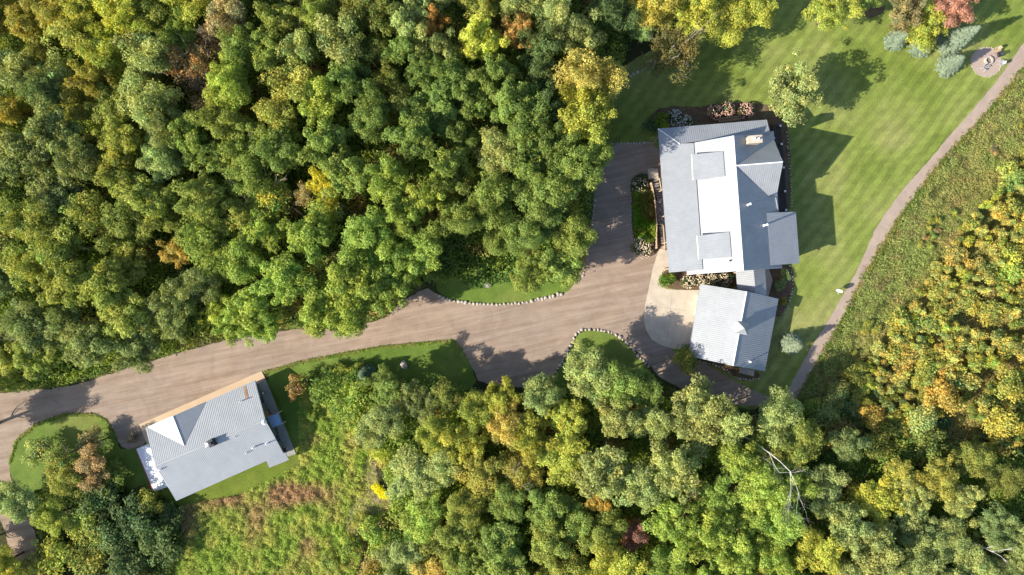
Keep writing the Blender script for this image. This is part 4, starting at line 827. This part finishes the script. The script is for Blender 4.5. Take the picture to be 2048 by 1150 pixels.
 (1752, 835, 26, 'gold', 'bush', 4), (1892, 792, 34, 'gold', 'bush', 5), (1850, 835, 34, 'GG', 'bush', 5), (1800, 955, 38, 'OY', 'broad', 8), (1885, 962, 38, 'OY', 'broad', 8), (1930, 1000, 42, 'GG', 'broad', 8), (1950, 915, 38, 'OL', 'broad', 7), (2005, 855, 38, 'OY', 'bush', 5), (2022, 775, 34, 'OY', 'bush', 5), (1700, 890, 38, 'GGd', 'broad', 8), (1860, 890, 34, 'OL', 'bush', 6), (1770, 890, 34, 'OL', 'bush', 5), (2010, 960, 38, 'OL', 'broad', 7), (1830, 1000, 38, 'GG', 'broad', 9), (1900, 1080, 46, 'GG', 'broad', 9), (2000, 1060, 44, 'GGd', 'broad', 9), (1680, 780, 26, 'GGd', 'bush', 4), (1720, 745, 26, 'OL', 'bush', 3.5), (1660, 830, 30, 'GGd', 'bush', 4.5)]
placed = []
for k in KEY:
    px, py, R, c, kind, h = k; plant(px, py, R*1.14, c, h*random.uniform(.94, 1.06), kind); placed.append((px, py, R))
hole = [(1455, 965, 34), (1505, 880, 22), (1560, 925, 30), (1195, 1135, 34), (395, 640, 30), (40, 1085, 22), (960, 520, 70), (870, 560, 30)]
nat = []
for poly, hbase, mind in ((north, 13, .74), (south, 11, .74), (sw, 9, .74)):
    P = np.array(poly); lo = P.min(0); hi = P.max(0)
    for _ in range(6000):
        x = random.uniform(lo[0], hi[0]); y = random.uniform(lo[1], hi[1])
        if not inpoly([x], [y], poly)[0]: continue
        if any((x-a)**2+(y-b)**2 < r*r for a, b, r in hole): continue
        R = random.uniform(42, 58)
        if any((x-a)**2+(y-b)**2 < ((R+r)*.66)**2 for a, b, r in placed): continue
        near = sorted(KEY, key=lambda q: (q[0]-x)**2+(q[1]-y)**2)[:3]; q = near[0]
        if q[3] in ('yel', 'lime', 'orange', 'red', 'coral', 'mint', 'gold'): q = near[1]
        if q[3] in ('yel', 'lime', 'orange', 'red', 'coral', 'mint', 'gold'): q = near[2]
        c = q[3] if q[3] not in ('yel', 'lime', 'orange', 'red', 'coral', 'mint', 'gold') else 'OG'
        if random.random() < .06: c = random.choice(['gold', 'OY', 'YG'] if y > 700 else ['OY', 'OG', 'YG'])
        h = min(q[5], hbase+1)*random.uniform(.8, 1.05); kd_ = q[4] if q[4] != 'bush' else 'broad'
        if kd_ == 'sparse' and random.random() < .5: kd_ = 'aspen'
        placed.append((x, y, R)); plant(x, y, R*1.18*random.uniform(.85, 1.12), c, h, kd_)
# dead pale tree lying across the wood, bare snags
def snag(px, py, h, label, tilt, rz, m=M_pale, L=4, depth=4):
    p = at(px, py, h*.5); r = empty('dead_tree', (p.x, p.y, 0), rz); tag(r, label, 'dead tree')
    mb = MB(); mb.tube((0, 0, 0), (0, 0, h*.55), .13, .11, 7, False); top = Vector((0, 0, h*.55)); part(mb, 'trunk', m, r, rel=True)
    mb = MB(); random.seed(int(px)); grow(mb, top, (math.cos(tilt), 0, math.sin(tilt)), L, .085, depth, .45, 6, .05, 3); part(mb, 'limbs', m, r, rel=True); return r
snag(1512, 888, 16, 'large bare white dead tree with forked limbs lying over the lower wood', .15, -.45, L=5.4, depth=4); snag(1945, 1085, 9.5, 'small bleached snag near the lower right corner', .3, -.3, L=2.2, depth=3)
snag(1440, 965, 9, 'grey snag poking out beside the dark trail gap', .5, 1.5, M_twig, 2, 3); snag(80, 700, 12, 'grey bare limbed tree in the wood near the left end of the drive', .5, 2.4, M_twig, 4, 4); snag(1020, 975, 10, 'grey bare branched tree in the middle of the lower wood', .5, 1, M_twig, 3, 4)
snag(520, 300, 14.5, 'white bare branches poking from the upper wood left of centre', .6, 2, M_twig, 1.8, 3)
# yellow thicket east of the path
random.seed(11)
th = [(2110, 260), (2040, 330), (1985, 400), (1930, 455), (1880, 520), (1830, 600), (1775, 680), (1700, 740), (1660, 790), (1700, 860), (1800, 870), (1900, 900), (2110, 950)]
P = np.array(th); lo = P.min(0); hi = P.max(0); pl2 = []
for _ in range(9000):
    x = random.uniform(lo[0], hi[0]); y = random.uniform(lo[1], hi[1])
    if not inpoly([x], [y], th)[0]: continue
    depth_ = (x-1700)/350+(y-250)/900
    if y > 760-(x-1680)*.02 and x < 1760 and random.random() < .5: continue
    R = (8+20*random.random()**1.7)*(.75+.45*min(1.3, max(0, depth_)))
    if any((x-a)**2+(y-b)**2 < ((R+r)*.62)**2 for a, b, r in pl2+[q for q in placed if q[1] > 700 and q[0] > 1600]): continue
    pl2.append((x, y, R)); v = random.random()
    vn = float(vnoise((x-CX)/K, (CY-y)/K, 5, 1))
    if vn < .38 and random.random() < .45: continue
    c = ('gy' if v < .34 else 'gold' if v < .44 else 'OY' if v < .70 else 'OG' if v < .86 else 'orange' if v < .87 else 'YG')
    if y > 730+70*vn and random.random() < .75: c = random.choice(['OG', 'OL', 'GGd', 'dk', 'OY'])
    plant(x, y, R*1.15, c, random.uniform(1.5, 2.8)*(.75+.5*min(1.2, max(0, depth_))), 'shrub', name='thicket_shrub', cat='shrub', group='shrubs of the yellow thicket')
band = [(2060, 230), (1990, 330), (1920, 430), (1850, 530), (1790, 620), (1720, 720), (1690, 700), (1760, 600), (1820, 500), (1890, 400), (1960, 310), (2040, 200)]
for _ in range(420):
    x = random.uniform(1680, 2060); y = random.uniform(200, 720)
    if not inpoly([x], [y], band)[0] or any((x-a)**2+(y-b)**2 < ((9+r)*.8)**2 for a, b, r in pl2): continue
    R = random.uniform(6, 12); pl2.append((x, y, R))
    if random.random() < .45: continue
    plant(x, y, R*1.1, random.choice(['OG', 'OY', 'gy', 'OG', 'G2', 'rust']), random.uniform(.7, 1.3), 'shrub', name='thicket_shrub', cat='shrub', group='shrubs of the yellow thicket')
print('thicket', len(pl2), 'woods', len(placed))

# stuff: low growth
def cE(x, y, X, Y):
    t = (x-(1700+(700-y)*.62))/190+(vnoise(X, Y, 2.5)-.5)*1.2
    c = mixc((.26, .33, .10), (.38, .34, .13), t); r = vnoise(X, Y, 1.2, 1); c = mixc(c, (.28, .16, .1), (r-.66)*1.6)
    return mixc(c, (.05, .08, .02), (vnoise(X, Y, .7, 2)-.6)*2.2)  # dark flecks painted in for the shaded gaps between weed clumps
field('meadow_growth', meadowE, 170000, .095, cE, .06, .6, 'tall mixed green and yellowing weeds beside the curving path', 'weeds', per=4, spread=.14, hf=lambda x, y: .4+vnoise((x-CX)/K, (CY-y)/K, 1.3, 3)*1.2)
def cW(x, y, X, Y):
    c = mixc((.25, .36, .06), (.37, .40, .10), (vnoise(X, Y, 1.8)-.3)*1.8)
    n = vnoise(X, Y, 4, 1); band = np.exp(-(((x-480)/170)**2+((y-1020-(480-x)*.2)/60)**2))
    return mixc(c, (.36, .25, .14), (n-.64)*2.2+band*1.15)
def hW(x, y): 
    dry = inpoly(x, y, [(735, 905), (755, 935), (750, 970), (790, 990), (780, 1015), (745, 1035), (720, 1085), (685, 1060), (700, 1010), (730, 985), (725, 930)])
    return np.clip(vnoise((x-CX)/K, (CY-y)/K, .55, 3)*2-.3, .12, 1.5)*np.where(dry, np.where(rng.random(len(x)) < .25, .5, 0), 1)
field('field_growth', meadowW, 130000, .095, cW, .08, .75, 'rough weedy field of yellow-green growth with brown fern patches', 'weeds', per=4, spread=.13, hf=hW)
def cU(x, y, X, Y): return mixc(mixc((.05, .09, .02), (.11, .16, .035), (vnoise(X, Y, 2)-.3)*2), (.16, .12, .05), (vnoise(X, Y, 3, 2)-.62)*3)
def cU2(x, y, X, Y): return cU(x, y, X, Y)*1.9*(1+.6*np.clip(vnoise(X, Y, 1.6, 3)-.4, 0, 1).reshape(-1, 1)*np.array([2., 1.2, 0]))
under = [(-60, -60), (1330, -60), (1240, 130), (1222, 200), (1215, 280), (1190, 310), (1180, 440), (1165, 540), (1120, 560), (1060, 555), (990, 545), (900, 565), (850, 560), (800, 598), (770, 632), (700, 650), (560, 655), (450, 675), (380, 696), (300, 718), (245, 736), (190, 752), (130, 768), (60, 776), (-60, 780)]
field('forest_undergrowth', under, 90000, .2, cU2, .4, 4.5, 'dark low undergrowth between the trunks of the upper wood', 'undergrowth', per=4, spread=.3)
under2 = [(600, 750), (720, 745), (860, 770), (960, 778), (1040, 785), (1120, 770), (1300, 790), (1420, 810), (1480, 840), (1560, 820), (1640, 790), (1700, 860), (2110, 900), (2110, 1200), (700, 1200), (760, 1050), (790, 1010), (770, 930), (740, 880)]
def hU(x, y): return np.where(inpoly(x, y, [(1560, 800), (1600, 800), (1540, 870), (1500, 930), (1480, 1010), (1455, 1060), (1420, 1000), (1430, 940), (1480, 880)]), 0, 1.)
field('woodland_undergrowth', under2, 90000, .2, cU2, .3, 4.0, 'leafy undergrowth beneath the lower wood', 'undergrowth', per=4, spread=.28, hf=hU)
field('corner_undergrowth', [(60, 985), (150, 985), (250, 975), (310, 985), (360, 1012), (370, 1080), (330, 1180), (100, 1180), (95, 1080), (60, 1020)], 14000, .16, cU, .2, 1.4, 'dark scrubby growth in the lower left corner below the cabin', 'undergrowth', per=5, spread=.25)
field('fern_clump', [(745, 905), (790, 895), (800, 930), (765, 935)], 900, .12, lambda x, y, X, Y: mixc((.4, .3, .04), (.3, .26, .05), vnoise(X, Y, 1)), .3, .8, 'golden ferns at the wood edge above the dry patch', 'ferns', per=6)
field('yellow_flowers', [(742, 972), (756, 966), (775, 984), (790, 992), (765, 996)], 700, .1, lambda x, y, X, Y: mixc((.75, .62, .01), (.7, .65, .02), vnoise(X, Y, 1)), .3, .6, 'vivid yellow patch of flowers beside the dry earth', 'flowers', per=6, spread=.12)
field('verge_plants', [(905, 500), (1000, 500), (1060, 550), (1040, 570), (1000, 560), (960, 575), (930, 565), (900, 545)], 3800, .16, lambda x, y, X, Y: mixc((.06, .14, .03), (.12, .2, .04), vnoise(X, Y, 1.2)), .2, 1.0, 'leafy plants in shade above the verge lawn', 'plants', per=6, spread=.22)
# ragged weeds along the road edges
def edge_fringe(name, pts, wpx, n, cf, label, hm=.45):
    poly = [(p[0], p[1]) for p in pts]; out = []
    for i, (a, b) in enumerate(zip(poly, poly[1:])):
        pass
    xs = []; ys = []
    L = [math.dist(a, b) for a, b in zip(poly, poly[1:])]; tot = sum(L)
    for (a, b), l in zip(zip(poly, poly[1:]), L):
        m = int(n*l/tot); t = rng.random(m); off = np.abs(rng.normal(size=m))*wpx; nx, ny = (b[1]-a[1])/l, -(b[0]-a[0])/l
        xs.append(a[0]+(b[0]-a[0])*t+nx*off); ys.append(a[1]+(b[1]-a[1])*t+ny*off)
    x = np.concatenate(xs); y = np.concatenate(ys); X = (x-CX)/K; Y = (CY-y)/K; k = len(x); h = rng.uniform(.04, hm, k)
    per = 5; Q = np.repeat(np.stack([X, Y, h*.6], 1), per, 0); off = rng.normal(size=(k*per, 3))*.13; off[:, 2] *= .4; Q += off; Q[:, 2] = np.maximum(Q[:, 2], .03)
    cc = np.repeat(cf(x, y, X, Y), per, 0)*np.array([1.35, 1.25, 1.2])*(1+rng.normal(size=(k*per, 1))*.15)
    o = bpy.data.objects.new(name, leafmesh(name, Q, off+np.array([0, 0, .3]), .1*(.6+.8*rng.random(k*per)), np.clip(cc, .01, .9), .45)); C.objects.link(o); tag(o, label, 'weeds', kind='stuff')
cg = lambda x, y, X, Y: mixc((.16, .25, .04), (.26, .28, .08), (vnoise(X, Y, .8)-.3)*2)
edge_fringe('lawn_fringe', [(924, 699), (905, 681), (850, 685), (760, 694), (700, 704), (600, 724), (528, 744)], 1.2, 1100, cg, 'short ragged grass along the drive edge of the roadside lawn', .12)
edge_fringe('corner_fringe', [(232, 874), (215, 842), (190, 828), (130, 828), (70, 849), (32, 881), (18, 928)], 1.2, 700, cg, 'short ragged grass round the small corner lawn', .12)
cf = lambda x, y, X, Y: mixc(mixc((.11, .17, .03), (.2, .21, .05), (vnoise(X, Y, 1.5)-.3)*2), (.3, .24, .15), (vnoise(X, Y, .9, 2)-.6)*3)
edge_fringe('road_edge_weeds', [(0, 783), (60, 778), (130, 770), (190, 754), (245, 736), (300, 718), (380, 696), (450, 676), (560, 656), (700, 650), (768, 634), (800, 600), (850, 570)], 10, 6500, cf, 'ragged weeds along the upper edge of the gravel drive')
edge_fringe('path_edge_weeds', [(p[0], p[1]) for p in pathR], 5, 3500, cf, 'green weeds along the field side of the path')
edge_fringe('parking_edge_weeds', list(reversed([(1300, 745), (1330, 772), (1420, 802), (1500, 820)])), 12, 1600, cf, 'scattered weeds at the shaded lower edge of the gravel spur')
plant(263, 878, 14, 'brown', 1.3, 'shrub', label='dry twiggy shrub on gravel beside the white deck', cat='shrub')

# ================================================================== LABELS of trees and shrubs
ORD = ['nearest', 'second nearest', 'third nearest', 'fourth nearest', 'fifth nearest', 'sixth nearest', 'seventh nearest', 'eighth nearest', 'ninth nearest', 'tenth nearest']
LM = [(958, 72, 'the lime yellow tree in the upper wood'), (648, 372, 'the vivid yellow tree in the wood'), (400, 140, 'the brown half bare trees'), (208, 66, 'the lime tree near the top left'),
      (676, 72, 'the round grey-green crown at top'), (1040, 62, 'the orange tree near the top'), (352, 498, 'the gold tinted tree in the wood'), (1345, 95, 'the leaning willow'), (875, 580, 'the left end of the curved stones'),
      (420, 690, 'the leafy bend of the drive'), (0, 760, 'the left end of the drive'), (1190, 420, 'the shaded parking gravel'), (1000, 760, 'the parking bay bottom'), (1230, 690, 'the jutting stone rimmed lawn'), (1270, 1070, 'the dark red tree'),
      (1540, 920, 'the white dead tree'), (765, 975, 'the vivid yellow flowers'), (1465, 740, 'the garage'), (172, 932, 'the rusty tree by the cabin'), (1892, 792, 'the golden bush'), (1680, 581, 'the satellite dish'), (2048, 400, 'the right edge middle'), (1945, 1085, 'the bleached snag'), (1200, 1140, 'the gridded hut'), (1850, 560, 'the middle of the weedy meadow'), (1640, 730, 'the shaded end of the path')]
sect = {}
for p in PLANTS:
    if p['label']: continue
    x, y = p['px'], p['py']; L = min(LM, key=lambda q: (q[0]-x)**2+(q[1]-y)**2); a = math.degrees(math.atan2(L[1]-y, x-L[0])) % 360
    D = ['right of', 'up-right of', 'above', 'up-left of', 'left of', 'down-left of', 'below', 'down-right of'][int((a+22.5)//45) % 8]
    isS = p['kind'] in ('shrub', 'bush'); sect.setdefault((L[2], D, isS), []).append((math.hypot(x-L[0], y-L[1]), p))
for (l, D, isS), v in sect.items():
    v.sort(key=lambda q: q[0])
    for i, (_, p) in enumerate(v):
        w = 'shrub' if isS else 'tree'; r = ORD[i] if i < len(ORD) else f'{i+1}th nearest'
        tag(p['o'], f"{CN[p['col']]} {w}, {r} {D} {l}", w, p['group'] or ('shrubs and bushes by the woods' if isS else 'trees of the upper wood' if p['py'] < 760 else 'trees of the lower wood'))

from collections import Counter
print(Counter(o.name.split('.')[0] for o in bpy.data.objects if o.parent is None).most_common(12))
